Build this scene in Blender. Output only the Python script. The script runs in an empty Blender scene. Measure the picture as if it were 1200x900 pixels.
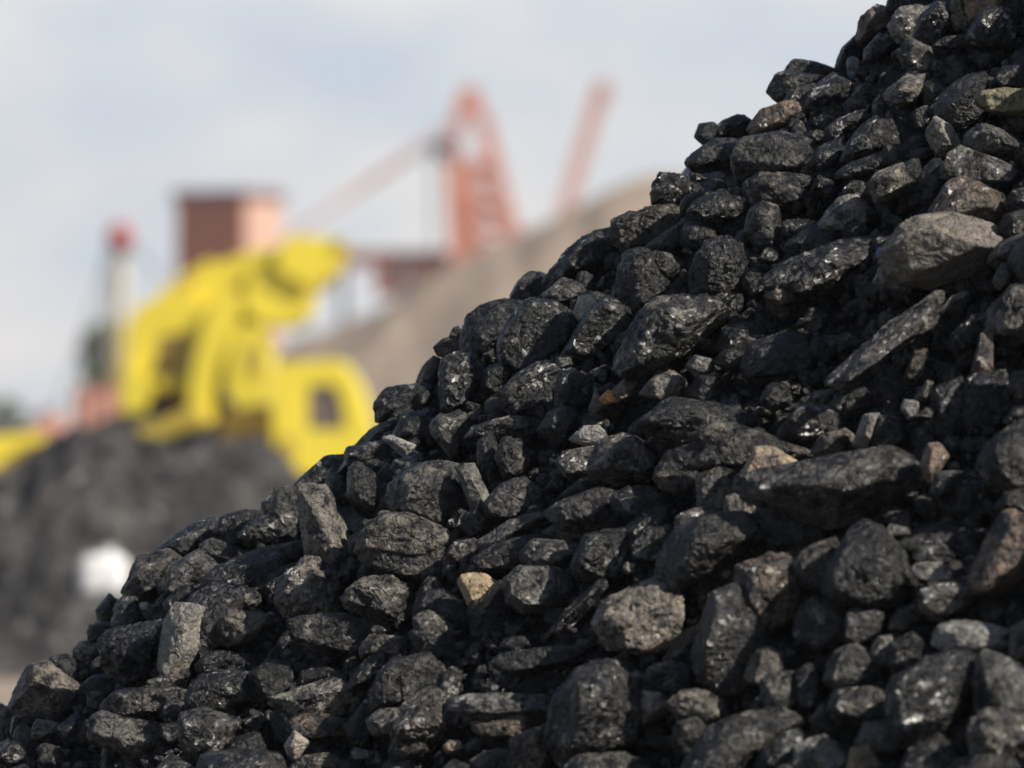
import bpy, bmesh, math, random
import numpy as np
from mathutils import Vector, Matrix

# ------------------------------------------------------------------ camera, sky, sun, exposure
scene = bpy.context.scene
COL = scene.collection
K = 36.0 / 200.0 / 1200.0          # metres per photo pixel per metre of distance (200 mm lens)
EYE = 1.5                          # camera height; the horizon sits on photo row 500
HOR = 500.0

cam_data = bpy.data.cameras.new("camera")
cam_data.lens = 200.0
cam_data.sensor_width = 36.0
cam_data.shift_y = (HOR - 450.0) / 1200.0
cam_data.clip_start = 0.1
cam_data.clip_end = 6000.0
cam_data.dof.use_dof = True
cam_data.dof.focus_distance = 10.7
cam_data.dof.aperture_fstop = 3.3
cam_data.dof.aperture_blades = 0
cam = bpy.data.objects.new("camera", cam_data)
COL.objects.link(cam)
cam.location = (0, 0, EYE)
cam.rotation_euler = (math.radians(90), 0, 0)
scene.camera = cam

SUN = Vector((0.76, -0.40, 0.70)).normalized()      # towards the sun
sun_el = math.asin(SUN.z)
sun_az = math.atan2(SUN.x, SUN.y)                   # clockwise from +Y

world = bpy.data.worlds.new("World")
scene.world = world
world.use_nodes = True
wn = world.node_tree
for n in list(wn.nodes): wn.nodes.remove(n)
w_out = wn.nodes.new("ShaderNodeOutputWorld")
w_bg = wn.nodes.new("ShaderNodeBackground")
w_bg.inputs["Strength"].default_value = 0.06
sky = wn.nodes.new("ShaderNodeTexSky")
sky.sky_type = 'NISHITA'
sky.sun_disc = False
sky.sun_elevation = sun_el
sky.sun_rotation = sun_az
sky.air_density = 1.3
sky.dust_density = 0.8
sky.ozone_density = 3.5
w_tc = wn.nodes.new("ShaderNodeTexCoord")
w_map = wn.nodes.new("ShaderNodeMapping")
w_map.inputs["Scale"].default_value = (1.0, 1.0, 1.7)
w_map.inputs["Location"].default_value = (0.37, 0.0, 0.13)
w_n = wn.nodes.new("ShaderNodeTexNoise")
w_n.inputs["Scale"].default_value = 15.0
w_n.inputs["Detail"].default_value = 5.0
w_n.inputs["Roughness"].default_value = 0.5
w_r = wn.nodes.new("ShaderNodeValToRGB")
w_r.color_ramp.elements[0].position = 0.36
w_r.color_ramp.elements[0].color = (0.0, 0.0, 0.0, 1)
w_r.color_ramp.elements[1].position = 0.66
w_r.color_ramp.elements[1].color = (1, 1, 1, 1)
w_mix = wn.nodes.new("ShaderNodeMixRGB")
w_cl = wn.nodes.new("ShaderNodeMixRGB")                       # thin bluish veil and thicker sunlit cloud
w_cl.inputs[1].default_value = (8.3, 9.3, 10.6, 1)
w_cl.inputs[2].default_value = (13.0, 12.3, 11.9, 1)
wn.links.new(w_r.outputs["Color"], w_cl.inputs[0]); wn.links.new(w_cl.outputs["Color"], w_mix.inputs[2])
wn.links.new(w_tc.outputs["Generated"], w_map.inputs["Vector"])
wn.links.new(w_map.outputs["Vector"], w_n.inputs["Vector"])
wn.links.new(w_n.outputs["Fac"], w_r.inputs["Fac"])
w_sep = wn.nodes.new("ShaderNodeSeparateXYZ")
wn.links.new(w_tc.outputs["Generated"], w_sep.inputs[0])
w_lo = wn.nodes.new("ShaderNodeMapRange")                    # the cloud bank lies low over the horizon
w_lo.inputs["From Min"].default_value = 0.10; w_lo.inputs["From Max"].default_value = 0.30
w_lo.inputs["To Min"].default_value = 1.0; w_lo.inputs["To Max"].default_value = 0.05
wn.links.new(w_sep.outputs["Z"], w_lo.inputs[0])
w_mul = wn.nodes.new("ShaderNodeMath"); w_mul.operation = 'MULTIPLY'
w_mul.inputs[0].default_value = 0.9; wn.links.new(w_lo.outputs[0], w_mul.inputs[1])
wn.links.new(w_mul.outputs[0], w_mix.inputs[0])
wn.links.new(sky.outputs["Color"], w_mix.inputs[1])
wn.links.new(w_mix.outputs["Color"], w_bg.inputs["Color"])
wn.links.new(w_bg.outputs["Background"], w_out.inputs["Surface"])

sl = bpy.data.lights.new("sun", 'SUN')
sl.energy = 5.0
sl.angle = math.radians(0.5)
sl.color = (1.0, 0.93, 0.83)
so = bpy.data.objects.new("sun", sl)
COL.objects.link(so)
so.rotation_euler = SUN.to_track_quat('Z', 'Y').to_euler()

scene.view_settings.view_transform = 'Standard'
scene.view_settings.look = 'None'
scene.view_settings.gamma = 1.0
scene.view_settings.use_curve_mapping = False
scene.view_settings.exposure = 0.33
scene.cycles.use_denoising = True
scene.cycles.max_bounces = 5
scene.cycles.volume_bounces = 0

# ------------------------------------------------------------------ helpers
def at(px, py, D):
    return Vector(((px - 600.0) * K * D, D, EYE + (HOR - py) * K * D))

def tag(o, label=None, cat=None, group=None, kind=None):
    if label: o["label"] = label
    if cat: o["category"] = cat
    if group: o["group"] = group
    if kind: o["kind"] = kind
    return o

def link_mesh(name, me, mat, parent=None, loc=None):
    o = bpy.data.objects.new(name, me)
    COL.objects.link(o)
    if mat: me.materials.append(mat)
    if parent is not None: o.parent = parent
    if loc is not None: o.location = loc
    return o

def empty(name, loc):
    o = bpy.data.objects.new(name, None)
    COL.objects.link(o)
    o.location = loc
    o.empty_display_size = 0.3
    return o

def np_mesh(name, V, F, smooth=True):
    me = bpy.data.meshes.new(name)
    V = np.asarray(V, dtype=np.float32); F = np.asarray(F, dtype=np.int32)
    k = F.shape[1]
    me.vertices.add(len(V)); me.vertices.foreach_set("co", V.ravel())
    me.loops.add(F.size); me.loops.foreach_set("vertex_index", F.ravel())
    me.polygons.add(len(F))
    me.polygons.foreach_set("loop_start", np.arange(0, F.size, k, dtype=np.int32))
    me.polygons.foreach_set("loop_total", np.full(len(F), k, dtype=np.int32))
    me.update(calc_edges=True)
    me.polygons.foreach_set("use_smooth", np.full(len(F), smooth, dtype=bool))
    return me

# vectorised gradient noise
_rs = np.random.RandomState(7)
_P = _rs.permutation(256).astype(np.int64); _P = np.concatenate([_P, _P, _P])
_G = _rs.normal(size=(256, 3)); _G /= np.linalg.norm(_G, axis=1)[:, None]
def gnoise(p):
    i = np.floor(p).astype(np.int64); f = p - i
    u = f * f * f * (f * (f * 6 - 15) + 10)
    i &= 255
    r = 0
    for dx in (0, 1):
        wx = u[:, 0] if dx else 1 - u[:, 0]
        for dy in (0, 1):
            wy = u[:, 1] if dy else 1 - u[:, 1]
            for dz in (0, 1):
                wz = u[:, 2] if dz else 1 - u[:, 2]
                h = _P[_P[_P[(i[:, 0] + dx) & 255] + ((i[:, 1] + dy) & 255)] + ((i[:, 2] + dz) & 255)]
                g = _G[h]
                r = r + wx * wy * wz * (g[:, 0] * (f[:, 0] - dx) + g[:, 1] * (f[:, 1] - dy) + g[:, 2] * (f[:, 2] - dz))
    return r * 1.5
def fbm(p, o=3, ridge=False):
    s = 0; a = 1.0
    for k in range(o):
        n = gnoise(p * 2 ** k + 17.3 * k)
        s = s + a * ((0.35 - np.abs(n)) if ridge else n)
        a *= 0.5
    return s

_ico = {}
def ico(sub):
    if sub not in _ico:
        bm = bmesh.new(); bmesh.ops.create_icosphere(bm, subdivisions=sub, radius=1.0)
        V = np.array([v.co[:] for v in bm.verts]); V /= np.linalg.norm(V, axis=1)[:, None]
        F = np.array([[v.index for v in f.verts] for f in bm.faces], dtype=np.int32)
        bm.free(); _ico[sub] = (V, F)
    return _ico[sub]

# ------------------------------------------------------------------ node helpers / materials
def new_mat(name):
    m = bpy.data.materials.new(name); m.use_nodes = True
    nt = m.node_tree
    for n in list(nt.nodes): nt.nodes.remove(n)
    out = nt.nodes.new("ShaderNodeOutputMaterial"); b = nt.nodes.new("ShaderNodeBsdfPrincipled")
    nt.links.new(b.outputs[0], out.inputs[0])
    return m, nt, b
def N(nt, kind, **kw):
    n = nt.nodes.new(kind)
    for k, v in kw.items():
        if k in n.inputs: n.inputs[k].default_value = v
        else: setattr(n, k, v)
    return n
def ramp(nt, src, p0, p1, c0=(0, 0, 0, 1), c1=(1, 1, 1, 1)):
    r = nt.nodes.new("ShaderNodeValToRGB")
    r.color_ramp.elements[0].position = p0; r.color_ramp.elements[0].color = c0
    r.color_ramp.elements[1].position = p1; r.color_ramp.elements[1].color = c1
    nt.links.new(src, r.inputs["Fac"]); return r
def math_n(nt, op, a, b):
    n = nt.nodes.new("ShaderNodeMath"); n.operation = op
    for i, v in enumerate((a, b)):
        if isinstance(v, (int, float)): n.inputs[i].default_value = v
        else: nt.links.new(v, n.inputs[i])
    return n.outputs[0]
def mixc(nt, fac, a, b):
    n = nt.nodes.new("ShaderNodeMixRGB")
    for i, v in enumerate((fac, a, b)):
        if isinstance(v, (int, float)): n.inputs[i].default_value = v
        elif isinstance(v, tuple): n.inputs[i].default_value = v
        else: nt.links.new(v, n.inputs[i])
    return n.outputs[0]

def coal_material(name, use_obj=True, dust_rgb=(0.06, 0.055, 0.05), dust_amt=0.5, fs=1.0):
    m, nt, b = new_mat(name)
    tc = N(nt, "ShaderNodeTexCoord"); L = nt.links
    co = tc.outputs["Object"]
    if use_obj:
        oi = N(nt, "ShaderNodeObjectInfo")
        vm = N(nt, "ShaderNodeVectorMath", operation='ADD')
        L.new(co, vm.inputs[0])
        cmb = N(nt, "ShaderNodeCombineXYZ")
        r20 = math_n(nt, 'MULTIPLY', oi.outputs["Random"], 37.0)
        for k in range(3): L.new(r20, cmb.inputs[k])
        L.new(cmb.outputs[0], vm.inputs[1]); co = vm.outputs[0]
        dcol = oi.outputs["Color"]; damt = oi.outputs["Alpha"]
    else:
        dcol = dust_rgb + (1,); damt = dust_amt
    big = N(nt, "ShaderNodeTexNoise", Scale=26.0 * fs, Detail=6.0, Roughness=0.62); L.new(co, big.inputs["Vector"])
    fine = N(nt, "ShaderNodeTexNoise", Scale=150.0 * fs, Detail=5.0, Roughness=0.7); L.new(co, fine.inputs["Vector"])
    grain = N(nt, "ShaderNodeTexNoise", Scale=420.0 * fs, Detail=2.0, Roughness=0.6); L.new(co, grain.inputs["Vector"])
    vor = N(nt, "ShaderNodeTexVoronoi", Scale=120.0 * fs); L.new(co, vor.inputs["Vector"])
    crk = N(nt, "ShaderNodeTexVoronoi", Scale=24.0 * fs, feature='DISTANCE_TO_EDGE')
    wob = N(nt, "ShaderNodeMixRGB", blend_type='ADD'); wob.inputs[0].default_value = 0.035
    L.new(co, wob.inputs[1]); L.new(big.outputs["Color"], wob.inputs[2]); L.new(wob.outputs[0], crk.inputs["Vector"])
    # dust mask
    s = math_n(nt, 'ADD', math_n(nt, 'MULTIPLY', big.outputs["Fac"], 0.65), math_n(nt, 'MULTIPLY', fine.outputs["Fac"], 0.35))
    thr = math_n(nt, 'SUBTRACT', s, math_n(nt, 'SUBTRACT', 0.72, math_n(nt, 'MULTIPLY', damt, 0.42)))
    msk = N(nt, "ShaderNodeMath", operation='MULTIPLY', use_clamp=True); L.new(thr, msk.inputs[0]); msk.inputs[1].default_value = 8.0
    base = (0.0065, 0.0066, 0.0072, 1)
    c = mixc(nt, msk.outputs[0], base, dcol)
    # speckle: pale mineral grains and dark pits
    g1 = ramp(nt, grain.outputs["Fac"], 0.57, 0.68)
    g1m = math_n(nt, 'MULTIPLY', g1.outputs["Color"], math_n(nt, 'MULTIPLY', msk.outputs[0], 0.55))
    lite = N(nt, "ShaderNodeMixRGB", blend_type='MULTIPLY'); lite.inputs[0].default_value = 1.0
    if isinstance(dcol, tuple): lite.inputs[1].default_value = dcol
    else: L.new(dcol, lite.inputs[1])
    lite.inputs[2].default_value = (2.9, 2.8, 2.5, 1)
    c = mixc(nt, g1m, c, lite.outputs[0])
    g2 = ramp(nt, fine.outputs["Fac"], 0.32, 0.46, (1, 1, 1, 1), (0, 0, 0, 1))
    c = mixc(nt, math_n(nt, 'MULTIPLY', g2.outputs["Color"], 0.55), c, (0.008, 0.008, 0.008, 1))
    cell = N(nt, "ShaderNodeTexVoronoi", Scale=70.0 * fs); L.new(wob.outputs[0], cell.inputs["Vector"])
    cs = N(nt, "ShaderNodeSeparateColor"); L.new(cell.outputs["Color"], cs.inputs[0])
    cv = ramp(nt, cs.outputs[1], 0.0, 1.0, (0.62, 0.62, 0.62, 1), (1.35, 1.33, 1.3, 1))
    cm = N(nt, "ShaderNodeMixRGB", blend_type='MULTIPLY'); cm.inputs[0].default_value = 1.0
    L.new(c, cm.inputs[1]); L.new(cv.outputs[0], cm.inputs[2]); c = cm.outputs[0]
    ck = ramp(nt, crk.outputs["Distance"], 0.0, 0.05, (1, 1, 1, 1), (0, 0, 0, 1))
    ckn = math_n(nt, 'MULTIPLY', ck.outputs["Color"], ramp(nt, big.outputs["Fac"], 0.48, 0.6).outputs["Color"])
    c = mixc(nt, math_n(nt, 'MULTIPLY', ckn, 0.6), c, (0.006, 0.006, 0.006, 1))
    L.new(c, b.inputs["Base Color"])
    ro = N(nt, "ShaderNodeMapRange"); L.new(vor.outputs["Color"], ro.inputs[0])
    ro.inputs["To Min"].default_value = 0.17; ro.inputs["To Max"].default_value = 0.42
    rr = mixc(nt, math_n(nt, 'MULTIPLY', msk.outputs[0], 0.85), ro.outputs[0], (0.68, 0.68, 0.68, 1))
    L.new(rr, b.inputs["Roughness"])
    b.inputs["Specular IOR Level"].default_value = 0.5
    # bump
    h = math_n(nt, 'ADD', math_n(nt, 'MULTIPLY', big.outputs["Fac"], 0.007), math_n(nt, 'MULTIPLY', fine.outputs["Fac"], 0.0046))
    vs = N(nt, "ShaderNodeSeparateColor"); L.new(vor.outputs["Color"], vs.inputs[0])
    h = math_n(nt, 'ADD', h, math_n(nt, 'MULTIPLY', vs.outputs[0], 0.0016))
    h = math_n(nt, 'ADD', h, math_n(nt, 'MULTIPLY', grain.outputs["Fac"], 0.0015))
    h = math_n(nt, 'SUBTRACT', h, math_n(nt, 'MULTIPLY', cell.outputs["Distance"], 0.0055))
    h = math_n(nt, 'SUBTRACT', h, math_n(nt, 'MULTIPLY', ckn, 0.004))
    bp = N(nt, "ShaderNodeBump"); bp.inputs["Strength"].default_value = 1.0; bp.inputs["Distance"].default_value = 1.0 / fs
    L.new(h, bp.inputs["Height"])
    t0 = N(nt, "ShaderNodeVectorMath", operation='SUBTRACT'); L.new(cell.outputs["Color"], t0.inputs[0]); t0.inputs[1].default_value = (0.5, 0.5, 0.5)
    s0 = N(nt, "ShaderNodeVectorMath", operation='SCALE'); L.new(t0.outputs[0], s0.inputs[0]); s0.inputs["Scale"].default_value = 0.62
    a0 = N(nt, "ShaderNodeVectorMath", operation='ADD'); L.new(s0.outputs[0], a0.inputs[0]); L.new(bp.outputs[0], a0.inputs[1])
    n0 = N(nt, "ShaderNodeVectorMath", operation='NORMALIZE'); L.new(a0.outputs[0], n0.inputs[0]); L.new(n0.outputs[0], b.inputs["Normal"])
    # bright cleavage faces: scattered glossy cells, each tilted its own way
    gv = N(nt, "ShaderNodeTexVoronoi", Scale=105.0 * fs); L.new(co, gv.inputs["Vector"])
    gs = N(nt, "ShaderNodeSeparateColor"); L.new(gv.outputs["Color"], gs.inputs[0])
    pick = math_n(nt, 'GREATER_THAN', gs.outputs[0], 0.72)
    patch = ramp(nt, big.outputs["Fac"], 0.48, 0.60)
    if use_obj:
        lvl = N(nt, "ShaderNodeMapRange"); L.new(oi.outputs["Random"], lvl.inputs[0]); lvl.inputs["From Min"].default_value = 0.25
        lvl.inputs["To Min"].default_value = 0.12; lvl.inputs["To Max"].default_value = 1.15
        gk = math_n(nt, 'MULTIPLY', lvl.outputs[0], math_n(nt, 'GREATER_THAN', 0.86, damt))     # stones are not glossy
    else: gk = 0.5
    tilt = N(nt, "ShaderNodeVectorMath", operation='SUBTRACT'); L.new(gv.outputs["Color"], tilt.inputs[0]); tilt.inputs[1].default_value = (0.5, 0.5, 0.5)
    sc = N(nt, "ShaderNodeVectorMath", operation='SCALE'); L.new(tilt.outputs[0], sc.inputs[0]); sc.inputs["Scale"].default_value = 1.1
    ad = N(nt, "ShaderNodeVectorMath", operation='ADD'); L.new(sc.outputs[0], ad.inputs[0]); L.new(bp.outputs[0], ad.inputs[1])
    nm = N(nt, "ShaderNodeVectorMath", operation='NORMALIZE'); L.new(ad.outputs[0], nm.inputs[0])
    gl = N(nt, "ShaderNodeBsdfGlossy"); gl.inputs["Roughness"].default_value = 0.32; gl.inputs["Color"].default_value = (0.36, 0.36, 0.35, 1)
    L.new(nm.outputs[0], gl.inputs["Normal"])
    mx = N(nt, "ShaderNodeMixShader"); L.new(math_n(nt, 'MULTIPLY', math_n(nt, 'MULTIPLY', pick, patch.outputs["Color"]), math_n(nt, 'MULTIPLY', gk, 0.8)), mx.inputs[0])
    L.new(b.outputs[0], mx.inputs[1]); L.new(gl.outputs[0], mx.inputs[2])
    L.new(mx.outputs[0], next(n for n in nt.nodes if n.type == 'OUTPUT_MATERIAL').inputs[0])
    return m

def paint(name, rgb, rough=0.5, var=0.25, scale=1.5, metallic=0.0, dirt=(0.12, 0.09, 0.06), dirt_amt=0.35, bump=0.0):
    m, nt, b = new_mat(name)
    tc = N(nt, "ShaderNodeTexCoord"); n1 = N(nt, "ShaderNodeTexNoise", Scale=scale, Detail=6.0, Roughness=0.65)
    nt.links.new(tc.outputs["Object"], n1.inputs["Vector"])
    r = ramp(nt, n1.outputs["Fac"], 0.35, 0.7, (1 - var, 1 - var, 1 - var, 1), (1, 1, 1, 1))
    mu = N(nt, "ShaderNodeMixRGB", blend_type='MULTIPLY'); mu.inputs[0].default_value = 1
    mu.inputs[1].default_value = tuple(rgb) + (1,); nt.links.new(r.outputs[0], mu.inputs[2])
    n2 = N(nt, "ShaderNodeTexNoise", Scale=scale * 3.1, Detail=8.0, Roughness=0.7); nt.links.new(tc.outputs["Object"], n2.inputs["Vector"])
    r2 = ramp(nt, n2.outputs["Fac"], 0.55, 0.75, (0, 0, 0, 1), (dirt_amt,) * 3 + (1,))
    c = mixc(nt, r2.outputs[0], mu.outputs[0], tuple(dirt) + (1,))
    nt.links.new(c, b.inputs["Base Color"]); b.inputs["Roughness"].default_value = rough; b.inputs["Metallic"].default_value = metallic
    if bump:
        bp = N(nt, "ShaderNodeBump"); bp.inputs["Strength"].default_value = 0.6; bp.inputs["Distance"].default_value = bump
        nt.links.new(n2.outputs["Fac"], bp.inputs["Height"]); nt.links.new(bp.outputs[0], b.inputs["Normal"])
    return m

# ------------------------------------------------------------------ ground
M_ground = paint("sandy_ground", (0.40, 0.31, 0.24), 0.95, 0.35, 0.25, dirt=(0.10, 0.09, 0.085), dirt_amt=0.8, bump=0.03)
nt = M_ground.node_tree; bs = next(n for n in nt.nodes if n.type == 'BSDF_PRINCIPLED')      # coal dust trodden into the yard round the near heap
src = bs.inputs["Base Color"].links[0].from_socket
tc = nt.nodes.new("ShaderNodeTexCoord"); ln = nt.nodes.new("ShaderNodeVectorMath"); ln.operation = 'LENGTH'; nt.links.new(tc.outputs["Object"], ln.inputs[0])
wv = nt.nodes.new("ShaderNodeTexNoise"); wv.inputs["Scale"].default_value = .3; nt.links.new(tc.outputs["Object"], wv.inputs["Vector"])
dd = math_n(nt, 'ADD', ln.outputs["Value"], math_n(nt, 'MULTIPLY', wv.outputs["Fac"], 8.0))
mr = nt.nodes.new("ShaderNodeMapRange"); mr.inputs["From Min"].default_value = 26; mr.inputs["From Max"].default_value = 32; nt.links.new(dd, mr.inputs[0])
nt.links.new(mixc(nt, mr.outputs[0], (0.035, 0.033, 0.032, 1), src), bs.inputs["Base Color"])
def grid_mesh(name, X, Y, Z):
    ny, nx = X.shape
    V = np.stack([X, Y, Z], -1).reshape(-1, 3)
    i = np.arange(ny * nx).reshape(ny, nx)
    F = np.stack([i[:-1, :-1], i[:-1, 1:], i[1:, 1:], i[1:, :-1]], -1).reshape(-1, 4)
    return np_mesh(name, V, F)
gx = np.sign(np.linspace(-1, 1, 81)) * np.abs(np.linspace(-1, 1, 81)) ** 3 * 3000
gy = np.concatenate([-np.linspace(1, 0, 20) ** 3 * 800, np.linspace(0.01, 1, 90) ** 3 * 4500])
GX, GY = np.meshgrid(gx, gy)
GZ = gnoise(np.stack([GX.ravel() * 0.02, GY.ravel() * 0.02, GX.ravel() * 0], -1)).reshape(GX.shape) * 0.04
tag(link_mesh("ground", grid_mesh("ground", GX, GY, GZ - 0.03), M_ground), kind="structure")

# ------------------------------------------------------------------ foreground heap surface
RX = [-900, 0, 40, 85, 115, 155, 200, 250, 310, 345, 400, 445, 515, 545, 600, 640, 690, 765, 808, 860, 905, 925, 985, 1010, 1045, 1200, 2100]
RY = [1590, 838, 800, 770, 738, 694, 655, 627, 597, 580, 545, 487, 432, 400, 366, 334, 288, 234, 182, 152, 118, 96, 80, 42, 6, -110, -820]
def ridge(x): return np.interp(x, RX, RY)
YR = 11.2
def depth(px, py, y_off=0.0):
    """distance of the heap's mean surface behind photo point (px, py)"""
    s = np.maximum((py - ridge(px)) * 0.78, 0.0)
    return YR - 1.72 * (s / 700.0) ** 0.70

M_fines = coal_material("coal_fines", False, (0.035, 0.032, 0.03), 0.45)
# core of the heap: front face follows the lumps a hand's breadth behind them, the back falls away behind the ridge
us = np.linspace(-900, 2100, 260)
ts = np.concatenate([-np.linspace(1, 0.02, 26), np.linspace(0, 1, 120)])
PX = np.repeat(us[None, :], len(ts), 0); TT = np.repeat(ts[:, None], len(us), 1)
front = TT >= 0
S = np.where(front, TT ** 1.6 * 1900, 0)
PYf = ridge(PX) + 9 + S / 0.78
Yf = YR - 1.72 * (S / 700.0) ** 0.70 + 0.07
Xw = (PX - 600) * K * Yf; Zw = EYE + (HOR - PYf) * K * Yf
back = -np.minimum(TT, 0) * 3.4
Yw = Yf + back
Zw = Zw - back * 0.78
nz = fbm(np.stack([Xw.ravel() * 9, Yw.ravel() * 9, Zw.ravel() * 9], -1), 3).reshape(Xw.shape) * 0.02
Yw = Yw - nz
Zw = np.maximum(Zw, -0.1)
core = link_mesh("coal_heap_core", grid_mesh("coal_heap_core", Xw, Yw, Zw), M_fines)
core.name = "coal_slope"
tag(core, "black fines filling the gaps beneath the heaped lumps", "coal dust", kind="stuff")

# ------------------------------------------------------------------ coal lumps
def rock(rng, polys_m, size, sub, tex, hint, tone, flat=1.0, cuts=None):
    """closed lump whose side facets follow a convex outline (metres, x/z), front facets follow the hint"""
    D, F = ico(sub)
    P = np.asarray(polys_m)
    nrm = []; off = []
    T = size * flat
    n = len(P)
    for i in range(n):
        a, b = P[i], P[(i + 1) % n]
        e = b - a; l = np.hypot(*e)
        if l < 1e-5: continue
        n2 = np.array([e[1], -e[0]]) / l
        if n2 @ ((a + b) / 2) < 0: n2 = -n2
        d = max(n2 @ ((a + b) / 2), size * 0.12)
        for sgn in (-1, 1):
            t = math.tan(math.radians(rng.uniform(6, 32)))
            m = np.array([n2[0], sgn * t, n2[1]]); q = np.linalg.norm(m)
            nrm.append(m / q); off.append(d / q)
    H = {'L': (-0.85, 0.1), 'R': (0.8, 0.15), 'U': (0.1, 0.95), 'D': (0.0, -0.7)}
    hs = [H[c] for c in hint if c in H]
    if not hs: hs = [(rng.uniform(-.4, .4), rng.uniform(-.2, .4))]
    base = [(rng.uniform(-.25, .25), rng.uniform(-.15, .25))] + hs + [(rng.uniform(-.9, .9), rng.uniform(-.6, .9)) for _ in range(2)]
    for k, (hx, hz) in enumerate(base):
        m = np.array([hx + rng.uniform(-.12, .12), -1.0 if k == 0 else -rng.uniform(.7, 1.0), hz + rng.uniform(-.12, .12)]); m /= np.linalg.norm(m)
        ext = np.max(P @ np.array([m[0], m[2]]))
        d = T * 0.5 * abs(m[1]) + max(ext, 0) * (0.42 if k else 0.12)
        nrm.append(m); off.append(d)
    for k in range(3):
        m = np.array([rng.uniform(-.6, .6), 1.0, rng.uniform(-.6, .6)]); m /= np.linalg.norm(m)
        nrm.append(m); off.append(T * 0.5)
    # a few knocked-off corners
    for k in range(5 if tex[0] != 's' else 3):
        m = rng.normal(size=3); m[1] = -abs(m[1]); m /= np.linalg.norm(m)
        pts = P @ np.array([m[0], m[2]])
        sup = np.max(pts) + T * 0.30 * abs(m[1])
        nrm.append(m); off.append(sup * rng.uniform(0.72, 0.95))
    NN = np.array(nrm); OO = np.maximum(np.array(off), size * 0.10)
    p = {'s': 34.0, 'r': 40.0, 'l': 44.0, 'f': 60.0}[tex[0]]
    nch = {'s': 5, 'r': 9, 'l': 6, 'f': 6}[tex[0]]
    r = np.zeros(len(D))
    for body in range({'s': 3, 'r': 5, 'l': 3, 'f': 3}[tex[0]]):       # overlapping broken blocks grown into one lump
        Ob = OO * (rng.uniform(.70, 1.04, len(OO)) if body else 1.0)
        if body == 0: Ob = OO * rng.uniform(.93, 1.0, len(OO))
        q = np.maximum(D @ NN.T, 0) / Ob
        rb = (np.sum(q ** p, 1)) ** (-1.0 / p)
        Vb = D * rb[:, None]
        C = rng.normal(size=(nch, 3)); C /= np.linalg.norm(C, axis=1)[:, None]
        sup = np.max(Vb @ C.T, 0) * rng.uniform(.74 if body else .86, .98, nch)
        rb = np.minimum(rb, 1.0 / np.maximum(np.max(np.maximum(D @ C.T, 1e-6) / sup, 1), 1e-6))
        r = np.maximum(r, rb)
    V = D * r[:, None]
    o = rng.uniform(0, 200, 3)
    u = V / size
    amp = {'s': 0.025, 'r': 0.07, 'l': 0.035, 'f': 0.02}[tex[0]]
    dr = amp * fbm(u * 1.7 + o, 2)
    dr += {'s': 0.022, 'r': 0.09, 'l': 0.03, 'f': 0.018}[tex[0]] * fbm(u * 4.5 + o, 2, True)
    if sub >= 5:
        dr += {'s': 0.010, 'r': 0.035, 'l': 0.014, 'f': 0.014}[tex[0]] * fbm(u * 13 + o, 2)
    if sub >= 6:
        dr += {'s': 0.004, 'r': 0.014, 'l': 0.007, 'f': 0.006}[tex[0]] * fbm(u * 26 + o, 2, True)
    pit = np.clip(gnoise(u * 3.3 + o + 9) - 0.18, 0, 1)
    dr -= {'s': 0.10, 'r': 0.30, 'l': 0.12, 'f': 0.08}[tex[0]] * pit
    # conchoidal chips: plateau steps in a warped noise field
    w = fbm(u * 2.3 + o + 40, 2) * 4.0
    fr = w - np.floor(w)
    st = np.floor(w) + np.clip(fr * 8, 0, 1)
    dr += {'s': 0.028, 'r': 0.05, 'l': 0.03, 'f': 0.035}[tex[0]] * (st - w)
    if tex[0] == 'l' or (tex[0] == 'f' and rng.random() < .4) or (tex[0] == 's' and rng.random() < .3):
        ang = math.radians(float(tex[1:]) if len(tex) > 1 else rng.uniform(-40, 40))
        ax = np.array([-math.sin(ang), rng.uniform(-.3, .3), math.cos(ang)])
        c = (u @ ax) * (7.0 if tex[0] == 'l' else 5.0) + gnoise(u * 2.2 + o) * 0.8 + rng.uniform(0, 9)
        li = np.floor(c); f = c - li
        lay = (_P[(li.astype(np.int64)) & 255] / 255.0 - 0.5)
        nx = (_P[(li.astype(np.int64) + 1) & 255] / 255.0 - 0.5)
        t = np.clip((f - 0.82) / 0.18, 0, 1)
        dr += (lay * (1 - t) + nx * t) * (0.085 if tex[0] == 'l' else 0.035) - (0.03 if tex[0] == 'l' else 0.012) * np.exp(-((f - 0.9) / 0.07) ** 2)
    V = V * (1 + np.clip(dr, -.35, .35))[:, None]
    for ax, k in ((0, 0), (2, 1)):                       # keep the outline's true extent
        lo, hi = V[:, ax].min(), V[:, ax].max(); a, b = P[:, k].min(), P[:, k].max()
        V[:, ax] = a + (V[:, ax] - lo) * (b - a) / (hi - lo)
    return V, F

M_coal = coal_material("coal")
TONE_X = [0, 0.5, 1, 1.5, 2, 2.5, 3, 3.5]
DUST = [0.020, 0.028, 0.052, 0.080, 0.108, 0.14, 0.20, 0.30]
AMT = [0.25, 0.32, 0.44, 0.54, 0.64, 0.74, 0.95, 1.15]
TINT = {'': (1.06, 1.0, 0.90), 'k': (1.22, 0.93, 0.72), 't': (1.25, 1.0, 0.72), 'b': (0.86, 1.0, 1.2), 'y': (1.2, 1.08, 0.65), 'o': (1.9, 1.05, 0.35)}

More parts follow.
